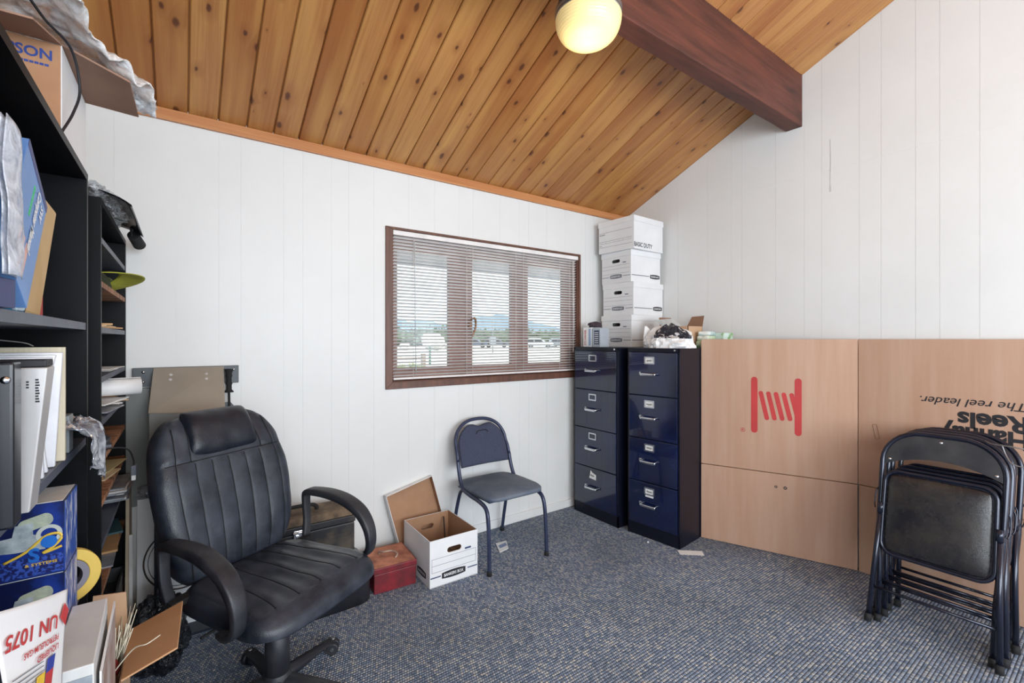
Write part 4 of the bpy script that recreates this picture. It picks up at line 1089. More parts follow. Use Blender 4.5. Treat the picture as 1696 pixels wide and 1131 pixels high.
# ------------------------------------------------------------------ red metal box, toolboxes
t = thing('red_metal_box', 'worn red metal box with rusty lid, left of the open file box', 'toolbox', (.965, 2.552, 0), R_(-4))
b = MB(); b.box((-.118, -.128, 0), (.118, .128, .105)); b.build('body', M_REDMETAL, t, bevel=.004, world=False)
b = MB(); b.box((-.121, -.131, .1055), (.121, .131, .137)); ld = b.build('lid', M_REDMETAL, t, bevel=.004, world=False)
b = MB(); b.box((-.114, -.124, .1372), (.114, .124, .1388)); b.build('rusted_top', M_RUSTTOP, ld, world=False)
b = MB(); b.tube(catmull([(-.045, .035, .139), (-.048, .03, .155), (-.03, .0, .163), (.015, -.01, .163), (.035, -.045, .155), (.02, -.055, .139)], 6), .0055, 8); b.build('handle', mat('bare_rusty_steel', (176, 150, 136), .5, .5), ld, world=False)
t = thing('hard_case', 'black rounded plastic case on the floor under the toolbox, left of the red box', 'case', (.545, 2.535, 0))
b = MB(); b.cushion(.275, .165, .10, lambda a, c_, x, y: .245 - .075 * abs(a) ** 5 - .03 * abs(c_) ** 8, lambda a, c_, x, y: .0, post=lambda p: Vector((.545 + p.x, 2.55 + p.y, p.z)), nu=30, nv=20); b.build('shell', mat('black_case_plastic', (30, 31, 38), .4, c2=(46, 46, 52), scale=5, bump=.1), t)
b = MB(); b.tube([(.545 + x, 2.55 + y, .165) for x, y in rrect(.545, .325, .04, 5)], .005, 8, closed=True); b.build('rim', M_RUBBER, t)
t = thing('toolbox', 'dusty black toolbox with chrome latch, seen through the office chair armrest', 'toolbox', (.475, 2.58, .247), R_(0))
W2, D2 = .27, .115
b = MB(); b.hexa([(-W2, -D2, 0), (W2, -D2, 0), (W2, D2, 0), (-W2, D2, 0)], [(-W2, -D2, .165), (W2, -D2, .165), (W2, D2, .165), (-W2, D2, .165)]); b.build('body', M_TOOL, t, bevel=.008, world=False)
b = MB(); b.box((-W2 - .004, -D2 - .004, .166), (W2 + .004, D2 + .004, .200)); ld = b.build('lid', M_TOOL, t, bevel=.005, world=False)
b = MB(); b.hexa([(-W2, -D2, .2005), (W2, -D2, .2005), (W2, D2, .2005), (-W2, D2, .2005)], [(-W2 + .01, -D2 + .03, .232), (W2 - .01, -D2 + .03, .232), (W2 - .01, D2 - .03, .232), (-W2 + .01, D2 - .03, .232)]); b.build('lid_top', M_TOOLTOP, ld, bevel=.006, world=False)
b = MB(); b.tube(catmull([(-.14, 0, .232), (-.135, 0, .25), (-.10, 0, .262), (.06, 0, .262), (.10, 0, .25), (.105, 0, .232)], 5), .010, 8); b.build('handle', M_RUBBER, t, world=False)
b = MB(); b.box((-.03, -D2 - .012, .10), (.03, -D2 - .003, .185)); b.box((-.022, -D2 - .018, .11), (-.006, -D2 - .010, .165)); b.box((.006, -D2 - .018, .11), (.022, -D2 - .010, .165)); b.cyl((-.034, -D2 - .012, .175), (.034, -D2 - .012, .175), .006, seg=10); b.cyl((-.03, -D2 - .010, .108), (.03, -D2 - .010, .108), .005, seg=10); b.build('latch', M_CHROME, t, bevel=.002, world=False)
b = MB(); b.tube([(x, -D2 - .001, z) for x, z in rrect(.20, .02, .009, 4, .15, .11)], .0018, 6, closed=True); b.build('embossed_rib', M_TOOL, t, world=False)
b = MB(); b.plate(rrect(.09, .03, .002, 1), [rrect(.084, .024, .002, 1)], .0012, frame((.0, -D2 - .001, .07), (1, 0, 0), (0, 0, 1))); pl_ = b.build('name_plate', M_PAPER, t, world=False)
text('CK', (.016, -D2 - .001, .064), (1, 0, 0), (0, 0, 1), .011, M_PAPER, pl_, world=False, bold=.02)

# ------------------------------------------------------------------ office chair
ang = math.atan2(-.515, -.857)
t = thing('office_chair', 'black leather office chair with padded headrest and loop armrests on a five star base', 'chair', (.296, 1.952, 0), ang)
# base
b = MB(); b.lathe([(.001, .03), (.036, .03), (.05, .06), (.05, .10), (.036, .118), (.001, .118)], seg=32); b.build('hub', M_BLKPLAST, t, world=False)
b = MB(); b.lathe([(.001, .10), (.044, .10), (.043, .245), (.038, .25), (.038, .262), (.032, .265), (.030, .33), (.026, .335), (.026, .40), (.001, .40)], seg=28); b.build('gas_column', M_BLKPLAST, t, world=False)
for k in range(5):
    a0 = math.atan2(.15, .25) - ang + k * 2 * PI / 5
    d = Vector((math.cos(a0), math.sin(a0), 0)); n_ = Vector((-d.y, d.x, 0))
    rs = []
    for q in range(13):
        s = q / 12; r = .03 + .265 * s; wv = .030 - .008 * s; h0 = .098 - .035 * s - .01 * s * s; hb = .05 + .012 * s
        if q == 12: wv *= .7
        ring = []
        for kk in range(12):
            aa = 2 * PI * kk / 12; ca, sa = math.cos(aa), math.sin(aa)
            ring.append(d * r + n_ * wv * math.copysign(abs(ca) ** .7, ca) + Vector((0, 0, (h0 + hb) / 2 + (h0 - hb) / 2 * math.copysign(abs(sa) ** .7, sa))))
        rs.append(ring)
    b = MB(); b.rings(rs); lg = b.build('base_leg', M_BLKPLAST, t, world=False)
    cp = d * .283 + Vector((0, 0, .0255)); ca_ = R_(35 + 70 * k); ax = Vector((math.cos(ca_), math.sin(ca_), 0))
    b = MB()
    for sd in (-1, 1): b.tube([cp + ax * sd * .005, cp + ax * sd * .008, cp + ax * sd * .022, cp + ax * sd * .025], .0255, 24, radii=[.022, .0255, .0255, .022])
    b.build('caster', M_BLKPLAST, lg, world=False)
    b = MB(); b.cyl(cp - ax * .027, cp + ax * .027, .007, seg=12); b.cyl(d * .283 + Vector((0, 0, .035)), d * .283 + Vector((0, 0, .066)), .009, seg=12); b.build('caster_pin', M_STEEL, lg, world=False)
b = MB(); b.box((-.10, -.14, .385), (.10, .12, .435)); b.cyl((.08, -.02, .395), (.27, -.03, .385), .006, seg=8); b.build('tilt_mechanism', M_RUBBER, t, world=False, bevel=.008)
b = MB(); b.cbox((-.285, -.10, .425), (.012, .06, .05)); b.build('arm_bolt_plate', M_STEEL, t, world=False, bevel=.003)
# seat
gx = [-.165, -.083, 0, .083, .165]
def stitch(x, xs, w_=.0045): return sum(math.exp(-((x - q) / w_) ** 2) for q in xs)
def seat_top(a, c_, x, y):
    edge = ((1 - abs(a) ** 5) * (1 - abs(c_) ** 6)) ** .45
    z = .455 + .055 * edge
    z += .012 * max(0, abs(a) - .45) * edge          # side bolsters
    z -= .05 * max(0, c_ - .55) ** 1.6 * 1.6         # waterfall front
    inner = 1 if abs(a) < .86 and c_ < .8 else 0
    for q in gx:
        if -.8 < c_ < .74: z -= .0035 * math.exp(-(abs(x - q * (1 + .12 * c_)) / .012))
    z += .003 * math.cos(x / .083 * 2 * PI) * edge * (abs(c_) < .75)
    z += .004 * noise.noise(Vector((x * 9, y * 9, 2)))
    # piping seam
    z -= .002 * math.exp(-abs(max(abs(a), abs(c_)) - .90) / .03)
    return z
b = MB(); b.cushion(.268, .262, .13, seat_top, lambda a, c_, x, y: .432 - .008 * (1 - a * a), post=lambda p: Vector((p.x * (1 + .06 * p.y / .26), p.y + .03, p.z)), nu=150, nv=70)
b.build('seat', M_LEATHER, t, world=False)
for q in gx:
    b = MB(); pth = []
    for k in range(41):
        c_ = -.8 + 1.54 * k / 40; y = c_ * .262; x = q * (1 + .12 * c_); z = seat_top(x / .268, c_, x, y)
        pth.append((x * (1 + .06 * y / .26), y + .03, z + .0006))
    b.tube(pth, .0017, 6); b.build('stitching', M_SEAM, t, world=False)
# back: local plane x across, y up; leaned backwards
def backpost(p):
    # p.x across, p.y -.34...34 up, p.z thickness (positive = front)
    v = (p.y + .33) / .66
    w_ = .97 + .08 * math.sin(PI * min(1, max(0, v)) * .9) - .12 * max(0, v - .6) / .4 - .06 * (1 - v)
    x = p.x * w_
    lean = R_(15)
    wrap = .38 * x * x
    z = p.z + wrap + .022 * math.sin(PI * (v * 1.15 - .05))
    base = Vector((0, -.222, .49))
    up = Vector((0, -math.sin(lean), math.cos(lean))); fr = Vector((0, math.cos(lean), math.sin(lean)))
    return base + Vector((x, 0, 0)) + up * (p.y * .97 + .29) + fr * z
bx_ = [-.135, -.068, 0, .068, .135]
def back_front(a, c_, x, y):
    edge = ((1 - abs(a) ** 6) * (1 - abs(c_) ** 6)) ** .45
    z = -.02 + .06 * edge
    if y < .135:
        for q in bx_: z -= .004 * math.exp(-abs(x - q) / .012)
    z -= .003 * math.exp(-abs(abs(x) - .205) / .010)
    z -= .004 * math.exp(-abs(y - .14) / .012)
    if y > .14: z -= .003 * math.exp(-abs(abs(x) - .148) / .012)
    z += .005 * noise.noise(Vector((x * 10, y * 10, 5))) + (.004 * noise.noise(Vector((x * 30, y * 22, 1))) if y > .15 and abs(x) > .14 else 0)
    return z
b = MB(); b.cushion(.262, .33, .15, back_front, lambda a, c_, x, y: -.055 - .025 * ((1 - a * a) * (1 - c_ * c_)) ** .4, post=backpost, nu=150, nv=110); b.build('backrest', M_LEATHER, t, world=False)
def seam(pts, r=.0017):
    b = MB(); b.tube([backpost(Vector((x, y, back_front(x / .262, y / .33, x, y) + .0008))) for x, y in pts], r, 6); b.build('stitching', M_SEAM, t, world=False)
for q in bx_: seam([(q, -.29 + .42 * k / 40) for k in range(41)])
for sx in (-1, 1):
    seam([(sx * .205, -.29 + .57 * k / 40) for k in range(41)])
    seam([(sx * .148, .14 + .165 * k / 20) for k in range(21)])
seam([(-.24 + .48 * k / 40, .14) for k in range(41)])
# headrest roll
b = MB(); b.cushion(.150, .100, .05, lambda a, c_, x, y: .008 + .056 * ((1 - abs(a) ** 7) * (1 - abs(c_) ** 2.6)) ** .5 + .003 * noise.noise(Vector((x * 16, y * 16, 3))), lambda a, c_, x, y: .0, post=lambda p: backpost(Vector((p.x, p.y + .243, p.z))), nu=50, nv=40)
b.build('headrest', M_LEATHER_HEAD, t, world=False)
# arms
for sx in (-1, 1):
    pts = [(-.165, .440), (-.172, .53), (-.178, .625), (-.176, .668), (-.160, .684), (-.125, .690), (-.03, .690), (.06, .672), (.135, .628), (.180, .560), (.196, .485), (.186, .425), (.150, .395), (.10, .385)]
    pts = [(y, .684 - (.684 - z) * .80 if z < .684 else z) for y, z in pts]
    P = catmull([(sx * (.300 - .012 * (1 if i in (0, 13) else 0)), y, z) for i, (y, z) in enumerate(pts)], 6)
    n_ = len(P); rad = []
    for i in range(n_):
        s = i / (n_ - 1); rad.append(.62 + .52 * math.exp(-((s - .55) / .26) ** 2))
    b = MB(); b.tube(P, 1, 16, up=(1, 0, 0), flat=(.0165, .028), radii=rad); b.build('armrest', M_BLKPLAST, t, world=False)
    for (ya_, yb_, za_) in ((-.17, -.13, .470), (.10, .14, .430)):
        b = MB(); b.box((min(sx * .20, sx * .30), ya_, za_), (max(sx * .20, sx * .30), yb_, za_ + .02)); b.build('arm_bracket', M_RUBBER, t, world=False)
b = MB(); b.box((-.05, -.30, .40), (.05, -.05, .412)); b.box((-.05, -.32, .40), (.05, -.308, .62), rot=(R_(12), 0, 0)); b.build('back_bracket', M_RUBBER, t, world=False)
# ------------------------------------------------------------------ bookcases on the left
def bookcase(name, label, y0, y1, shelves, x0=-.51, x1=-.21, H=1.835, browns=()):
    t = thing(name, label, 'bookcase', ((x0 + x1) / 2, (y0 + y1) / 2, 0), 0, 'tall black bookcases on the left')
    th = .019; e = .0015
    for ya, yb in ((y0, y0 + th), (y1 - th, y1)):
        b = MB(); b.box((x0, ya, 0), (x1 - e, yb, H - th)); sd = b.build('side_panel', M_BLACKWOOD, t)
        b = MB(); b.box((x1 - e, ya, 0), (x1, yb, H - th)); b.build('edge_band', M_EDGE, sd)
        b = MB(); inner = yb + .0003 if ya == y0 else ya - .0003
        for xx in (x1 - .04, x0 + .05):
            for k in range(48):
                z = .12 + k * .032
                b.cyl((xx, inner - .0004, z), (xx, inner + .0004, z), .0036, seg=8)
        b.build('peg_holes', mat('peg_hole', (96, 92, 92), .6), sd)
    b = MB(); b.box((x0, y0, H - th), (x1 - e, y1, H)); tp = b.build('top_panel', M_BLACKWOOD, t)
    b = MB(); b.box((x1 - e, y0, H - th), (x1, y1, H)); b.build('edge_band', M_EDGE, tp)
    b = MB(); b.box((x0 - .004, y0, .02), (x0, y1, H)); b.build('back_panel', M_BLACKWOOD, t)
    for i, z in enumerate(shelves):
        br = i in browns
        b = MB(); b.box((x0, y0 + th + .0005, z - th), (x1 - e - .002, y1 - th - .0005, z)); s = b.build('shelf', M_SHELFWOOD if br else mat('shelf_grey_top', (84, 90, 106), .45, c2=(66, 70, 84), scale=6), t)
        b = MB(); b.box((x1 - e - .002, y0 + th + .0005, z - th), (x1 - .002, y1 - th - .0005, z)); b.build('edge_band', mat('worn_edge', (196, 178, 158), .6) if br else M_EDGE, s)
    return t
S1 = [.08, .40, .735, 1.113, 1.425]
bookcase('bookcase', 'nearest tall black bookcase at the left edge, crammed with boxes and folders', .895, 1.711, S1)
S2 = [.08, .29, .555, .71, .85, .99, 1.115, 1.258, 1.42, 1.57, 1.713]
bookcase('bookcase', 'tall black bookcase in the far left corner, with many close shelves of papers', 1.955, 2.755, S2, browns=(1, 2, 4, 5, 9))

def slab(name, label, cat, c, d, m, rot=(0, 0, 0), group=None, bevel=.001, parent=None):
    """box with centre c, size d, tilted by rot"""
    b = MB(); b.box([-q / 2 for q in d], [q / 2 for q in d]); o = b.build(name, m, bevel=bevel)
    o.location = c; o.rotation_euler = [R_(q) for q in rot]
    return tag(o, label, cat, group)
def sheet(fn, nu, nv, m, name, solid=.0012, label=None, cat=None, smooth=True):
    b = MB(); b.grid(fn, nu, nv, smooth=smooth); o = b.build(name, m, solid=solid)
    c = sum((v.co for v in o.data.vertices), Vector()) / len(o.data.vertices)
    c.z = min(v.co.z for v in o.data.vertices); origin_to(o, c)
    return tag(o, label, cat)

# --- on top of bookcase 1: carton, flap, film, cable
t = thing('printer_carton', 'brown and white carton printed with blue letters on top of the nearest bookcase', 'box', (-.36, 1.59, 1.835))
zt2, zh = 1.836, 2.044
b = MB(); b.box((-.50, 1.43, zt2), (-.222, 1.745, zh - .002)); b.build('carton', mat('brown_carton_face', (176, 132, 98), .75, c2=(160, 116, 84), scale=5), t, bevel=.002)
b = MB(); b.box((-.2222, 1.4305, zt2), (-.2205, 1.7445, zh - .002)); wf = b.build('white_side', M_WHITEBOX, t)
b = MB(); b.box((-.2205, 1.60, zt2 + .08), (-.2198, 1.63, zh - .002)); b.build('packing_tape', mat('brown_tape', (196, 176, 150), .35), wf)
text('EPSON', (-.2198, 1.66, zt2 + .125), (0, 1, 0), (0, 0, 1), .013, mat('blue_print_ink', (40, 66, 140), .6), wf, width=.062, bold=.02)
b = MB()
for k in range(7): b.box((-.2203, 1.475, zt2 + .03 + k * .010), (-.2198, 1.475 + [.09, .07, .1, .06, .085, .05, .08][k], zt2 + .0335 + k * .010))
b.build('printed_lines', M_INKGREY, wf)
text('EPSON', (-.322, 1.4296, zt2 + .166), (1, 0, 0), (0, 0, 1), .021, mat('blue_print_ink', 0), t, width=.086, bold=.025)
b = MB()
for k in range(9): b.box((-.312 + k * .008, 1.4292, zt2 + .151), (-.3055 + k * .008, 1.4299, zt2 + .156))
b.build('small_print', mat('blue_print_ink', 0), t)
b = MB(); q = [(-.222, 1.432, zh), (-.222, 1.743, zh), (-.104, 1.737, zh - .010), (-.108, 1.515, zh - .010)]
b.hexa(q, [(x, y, z + .005) for x, y, z in q]); b.build('flap', mat('flap_brown', (156, 120, 100), .8), t, bevel=.001)
b = MB(); q = [(-.222, 1.432, zh), (-.50, 1.432, zh), (-.50, 1.30, zh - .03), (-.24, 1.29, zh - .03)]
b.hexa(q, [(x, y, z + .004) for x, y, z in q]); b.build('flap', mat('flap_brown', 0), t)
def film(u, v):
    y = 1.24 + .52 * u; x = -.47 + v * (.305 + .10 * min(1, max(0, (u - .28) * 2.4)) )
    n_ = noise.noise(Vector((x * 22, y * 16, 3))); n2 = abs(noise.noise(Vector((x * 40, y * 30, 7))))
    z = 2.088 + .016 * n_ + .016 * n2 - .030 * max(0, v - .80) / .2
    if v > .8: z += .012 * math.sin(y * 60)
    return Vector((x + .006 * n2, y, z))
o = sheet(film, 70, 40, M_FILMW, 'plastic_wrap', .003, 'milky plastic wrap draped over the carton on the nearest bookcase', 'plastic wrap')
b = MB(); b.crumple((-.107, 1.70, 2.072), (.07, .10, .045), 4, .5, 4); tag(origin_to(b.build('plastic_wrap', M_FILM), (-.107, 1.70, 2.05)), 'bunched clear end of the plastic wrap hanging over the carton flap', 'plastic wrap')
b = MB(); b.tube(catmull([(-.30, 1.16, 1.99), (-.26, 1.22, 2.05), (-.235, 1.36, 2.055), (-.205, 1.43, 2.04), (-.196, 1.47, 1.97), (-.203, 1.44, 1.90), (-.216, 1.40, 1.838)], 8), .0028, 8)
tag(origin_to(b.build('power_cable', M_INK), (-.216, 1.40, 1.838)), 'thin black cable hanging over the carton on the nearest bookcase', 'cable')

# --- bookcase 1, upper shelf (z 1.425)
z1 = 1.4255
t = thing('software_box', 'blue printed box with white title leaning on the top shelf of the nearest bookcase', 'box', (-.24, 1.10, z1))
Fb = Matrix.Translation((-.206, .947, 1.517)) @ Matrix.Rotation(R_(-35), 4, 'X')   # local y across, z up, x thickness
b = MB(); b.box((-.026, 0, 0), (0, .15, .24)); b.bm.transform(Fb); b.build('box', mat('blue_book', (84, 124, 182), .45, c2=(110, 150, 205), scale=4), t, bevel=.001)
b = MB(); b.box((0, 0, .225), (.0005, .15, .24)); b.bm.transform(Fb); b.build('dark_band', mat('dark_blue_band', (36, 48, 110), .45), t)
b = MB()
for k in range(4): b.box((0, .02 + k * .022, .02), (.0006, .032 + k * .022, .085))
b.bm.transform(Fb); b.build('stripes', mat('salmon_print', (226, 176, 164), .6), t)
def ftext(s, y, z, cap, m, wd, bold=.02):
    P = Fb @ Vector((.0008, y, z)); X = Fb.to_3x3() @ Vector((0, 0, -1)); U = Fb.to_3x3() @ Vector((0, 1, 0)); text(s, P, X, U, cap, m, t, width=wd, bold=bold)
ftext('SW', .112, .205, .016, M_WHITE, .034); ftext('Computer Manual', .088, .215, .018, M_WHITE, .14, .035)
b = MB()
for k in range(8): b.box((0, .066, .195 - k * .009), (.0007, .072, .202 - k * .009))
b.bm.transform(Fb); b.build('green_print', mat('green_print', (80, 190, 120), .6), t)
slab('padded_envelope', 'tan padded envelope standing at the right of the top shelf, nearest bookcase', 'envelope', (-.245, 1.328, z1 + .121), (.02, .13, .235), M_MANILA, (-3, 6, 0), bevel=.006)
b = MB(); b.crumple((-.275, 1.41, z1 + .150), (.045, .11, .25), 3, .2, 4, floor=z1); tag(origin_to(b.build('bubble_mailer', mat('silver_bubble_wrap', (178, 176, 180), .3, .2, c2=(120, 116, 124), scale=26, bump=.8, bscale=70)), (-.285, 1.40, z1)), 'silvery bubble wrapped pack behind the tan envelope on the top shelf', 'package')
t = thing('cyan_packet', 'glossy cyan packet with a white disc, standing left of the tan envelope', 'packet', (-.225, 1.215, z1))
b = MB(); b.cushion(.052, .088, .08, lambda a, c_, x, y: .008, lambda a, c_, x, y: -.008, post=lambda p: Vector((-.250 + p.z + .10 * (p.y) * .1, 1.215 + p.x + p.y * .16, z1 + .09 + p.y)), nu=12, nv=12); b.build('wrapper', mat('cyan_gloss', (40, 120, 160), .15, c2=(110, 180, 210), scale=18, lo=.45, hi=.6, coat=.6, bump=.4, bscale=40), t)
b = MB(); b.cyl((-.242, 1.215, z1 + .10), (-.2395, 1.215, z1 + .10), .040, seg=28); b.build('disc', M_WHITE, t)
b = MB(); b.cyl((-.2395, 1.215, z1 + .10), (-.239, 1.215, z1 + .10), .030, seg=28); b.build('disc_print', mat('disc_blue', (90, 130, 170), .4), t)
slab('paper_stack', 'white papers standing in front of the blue box on the top shelf', 'papers', (-.250, 1.03, z1 + .045), (.016, .17, .085), M_PAPER, (0, 0, 3))
slab('dark_blue_booklet', 'dark blue booklet lying at the left end of the top shelf', 'booklet', (-.235, .958, z1 + .0215), (.06, .06, .042), mat('booklet_blue', (30, 40, 96), .4), (0, 0, -8))
def bagf(u, v):
    y = .918 + .078 * u; z = z1 + .045 + .225 * v
    n_ = noise.noise(Vector((y * 14, z * 12, 1))); 
    return Vector((-.194 + .006 * math.sin(PI * u) + .006 * n_ - .006 * v, y + .01 * v, z - .03 * u * v))
b = MB(); b.grid(bagf, 24, 30); b.grid(lambda u, v: bagf(u, v) + Vector((-.006, 0, 0)), 24, 30); 
o = b.build('plastic_sleeve', plastic_film('grey_sleeve_film', (206, 210, 220), .5, .3, .35), solid=.001); origin_to(o, (-.2, .98, z1)); tag(o, 'milky grey plastic sleeve of papers at the left end of the top shelf', 'plastic sleeve')
b = MB(); b.box((-.262, .930, z1 + .003), (-.248, .985, z1 + .235), rot=(R_(-2), 0, 0)); o = b.build('paper_stack', mat('grey_paper', (190, 190, 196), .8, c2=(150, 152, 160), scale=10)); origin_to(o, (-.222, .98, z1)); tag(o, 'greyish paper bundle behind the milky plastic sleeve, top shelf', 'papers')
slab('red_folder', 'thin red folder edge standing at the far right of the top shelf', 'folder', (-.262, 1.452, z1 + .048), (.006, .05, .095), M_RED)

# --- bookcase 1, second shelf (z 1.113)
z2 = 1.1135
slab('beige_panel', 'tall beige ribbed panel standing on the middle shelf of the nearest bookcase', 'panel', (-.357, 1.395, z2 + .125), (.295, .012, .249), mat('beige_plastic', (218, 208, 184), .5, c2=(206, 196, 172), scale=30, stretch=(8, 1, .3)))
def cover(y, x1, zt_, lab, bow):
    b = MB(); rs = []
    for k in range(15):
        s = k / 14; z = z2 + .001 + (zt_ - z2) * s; xx = x1 - bow * math.sin(PI * s) - .012 * (1 - s)
        rs.append([(-.49, y - .006, z), (xx, y - .006, z), (xx, y + .006, z), (-.49, y + .006, z)])
    b.rings(rs); o = b.build('white_cover', mat('white_plastic_cover', (226, 228, 234), .3), bevel=.002); origin_to(o, (-.35, y, z2)); tag(o, lab, 'cover')
cover(1.335, -.204, 1.352, 'white plastic cover just left of the beige panel, middle shelf', .0)
cover(1.285, -.206, 1.348, 'curved white plastic cover between its straight neighbour and the leaning one', .012)
cover(1.235, -.203, 1.345, 'leaning white plastic cover right beside the silver device, middle shelf', .006)
t = thing('silver_device', 'silver grey upright device with tiny black text on the middle shelf', 'device', (-.28, 1.02, z2))
b = MB(); rs = []
for k in range(9):
    s = k / 8; z = z2 + .001 + .222 * s; xr = -.190 + .020 * s
    rs.append([(-.45, 1.0, z), (xr, 1.0, z), (xr, 1.05, z), (-.45, 1.05, z)])
b.rings(rs, smooth=False); b.build('case', mat('silver_plastic', (186, 184, 184), .35, .2), t, bevel=.002)
b = MB(); b.box((-.44, 1.003, z2 + .2235), (-.172, 1.05, z2 + .235)); b.build('black_cap', M_INK, t, bevel=.002)
b = MB()
for k in range(9): b.box((-.1835, .9992, z2 + .203 - k * .0042), (-.180 + .0006 * (k % 3), .9998, z2 + .2055 - k * .0042))
for k in range(3): b.box((-.1935, .9992, z2 + .200 - k * .0042), (-.1905, .9998, z2 + .2025 - k * .0042))
b.build('tiny_print', M_INK, t)
b = MB(); rs = []
for k in range(9):
    s = k / 8; z = z2 + .001 + .225 * s; xr = -.195 + .017 * s ** 1.2
    rs.append([(-.45, 1.062, z), (xr, 1.062, z), (xr, 1.078, z), (-.45, 1.078, z)])
b.rings(rs, smooth=False); o = b.build('white_cover', mat('white_plastic_cover', 0), bevel=.002); origin_to(o, (-.3, 1.07, z2)); tag(o, 'slim white plastic frame directly behind the silver device', 'cover')
t = thing('black_device', 'black upright device with a small round lamp left of the silver device', 'device', (-.28, .945, z2))
b = MB(); b.box((-.45, .925, z2 + .001), (-.191, .965, z2 + .235)); b.build('case', mat('black_gloss', (20, 22, 30), .25), t, bevel=.004)
b = MB(); b.lathe([(.001, 0), (.0055, 0), (.005, .003), (.001, .004)], (-.199, .925, z2 + .21), 16, rot=(R_(90), 0, 0)); b.build('lamp', M_CHROME, t)
slab('small_adapter', 'small grey finned adapter standing right of the beige panel', 'adapter', (-.235, 1.50, z2 + .044), (.04, .05, .087), mat('adapter_grey', (130, 136, 140), .5), bevel=.002)
slab('clear_case', 'small clear plastic case lying on the grey finned adapter', 'case', (-.245, 1.485, z2 + .103), (.03, .03, .03), M_FILM, bevel=.002)
def drape(u, v):
    y = 1.42 + .20 * u; s = v
    x = -.30 + .13 * min(1, s * 1.5) ; z = z2 + .012 + .05 * math.sin(PI * min(1, s * 1.2)) - max(0, s - .55) * .20 * (.4 + .9 * u)
    n_ = noise.noise(Vector((u * 7, v * 6, 2))); n2 = abs(noise.noise(Vector((u * 15, v * 13, 5))))
    return Vector((max(x + .014 * n_ + .004, -.2) if s > .55 else x, y + .012 * n_, max(z + .024 * n2, z2 + .002) if s < .5 else z + .02 * n2))
sheet(drape, 40, 40, mat('silvery_bag', (196, 200, 208), .14, .55, c2=(120, 124, 136), scale=20, lo=.4, hi=.6, bump=.6, bscale=50), 'antistatic_bag', .001, 'silvery crinkled bag hanging over the edge of the middle shelf', 'bag', smooth=False)
b = MB(); b.tube(catmull([(-.45, 1.2, 1.38), (-.34, 1.22, 1.385), (-.27, 1.33, 1.375), (-.255, 1.37, 1.366)], 6), .0013, 5); tag(origin_to(b.build('thin_wire', M_STEEL), (-.34, 1.25, 1.366)), 'thin wire arching over the beige panel on the middle shelf', 'wire')

# --- bookcase 1, third shelf (z .735): tool cartons, disc
z3 = .7355
def tool_carton(z0, h, label):
    t = thing('tool_carton', label, 'box', (-.35, 1.41, z0), 0, 'blue tool cartons on the lower shelf')
    y0, y1, x1 = 1.345, 1.482, -.203
    navy = mat('navy_gloss_print', (14, 24, 66), .3, c2=(24, 50, 130), scale=7, lo=.5, hi=.6)
    b = MB(); b.box((-.49, y0, z0), (x1, y1, z0 + h)); b.build('carton', navy, t, bevel=.001)
    b = MB(); b.box((-.485, y0 + .003, z0 + h), (x1 - .003, y1 - .003, z0 + h + .001)); b.build('white_top', M_PAPER, t)
    b = MB(); b.box((x1, y0 + .002, z0 + .002), (x1 + .0008, y1 - .002, z0 + h - .002)); b.build('side_print', mat('blue_side_print', (44, 84, 170), .35, c2=(196, 200, 214), scale=30, lo=.52, hi=.58, stretch=(1, 3, .6)), t)
    yf = y0 - .0008
    k = h / .15
    b = MB(); b.box((-.42, yf, z0 + .004), (x1 - .002, y0, z0 + .042)); b.build('checker_band', mat('checker_blue', (20, 30, 90), .4, c2=(50, 80, 170), scale=120, lo=.48, hi=.52), t)
    F = lambda x, z, d=0: frame((x, yf - d, z0 + z), (1, 0, 0), (0, 0, 1))
    b = MB(); b.plate(rrect(.052, .026, .011, 5), [], .0006, F(-.246, .113, .0002) @ Matrix.Rotation(R_(16), 4, 'Z')); b.build('printed_cylinder', mat('tool_olive_print', (176, 184, 160), .4, c2=(140, 150, 140), scale=60), t)
    b = MB(); b.plate([(-.075, -.012), (-.02, -.02), (.03, -.022), (.034, .0), (.012, .012), (.012, .036), (-.014, .034), (-.018, .012), (-.075, .006)], [], .0006, F(-.262, .078, .0006)); b.build('printed_tool', mat('tool_grey_print', (176, 186, 190), .4, c2=(120, 132, 140), scale=30), t)
    b = MB(); b.plate(circle(.020, 28), [circle(.013, 20)], .0006, F(-.226, .085, .0010)); b.build('printed_hose', mat('tool_light_print', (190, 196, 190), .4), t)
    b = MB(); pts = [(-.292, .040), (-.26, .056), (-.232, .082), (-.212, .084), (-.208, .072), (-.222, .056), (-.236, .048), (-.225, .050), (-.207, .056)]
    b.tube(catmull([(x, yf - .0016, z0 + z) for x, z in pts], 5), .003, 6, flat=(.0006, .0026), up=(0, 0, 1)); b.build('yellow_swoosh', mat('yellow_print', (226, 190, 70), .4), t)
    b = MB(); b.plate(circle(.0125, 28), [], .0006, F(-.226, .070, .0024)); b.build('printed_globe', mat('globe_blue', (40, 110, 200), .3), t)
    text('S', (-.257, yf - .0018, z0 + .034), (1, 0, 0), (0, 0, 1), .026, mat('globe_blue', 0), t, bold=.03)
    text('& SYSTEMS', (-.262, yf - .0004, z0 + .024), (1, 0, 0), (0, 0, 1), .0055, mat('yellow_print', 0), t, width=.048, bold=.02)
tool_carton(z3, .150, 'lower of the two blue tool cartons on the third shelf')
tool_carton(z3 + .152, .150, 'upper of the two blue tool cartons, with a worn white top')
b = MB(); prof_ = [(.075, -.012), (.075, .012), (.055, .012), (.055, -.012), (.075, -.012)]
b = MB(); b.plate(circle(.066, 48), [circle(.043, 40)], .022, frame((-.235, 1.545, z3 + .067), (1, .35, 0), (0, 0, 1)))
dk = b.build('abrasive_disc', mat('yellow_ring', (214, 182, 84), .5), bevel=.002)
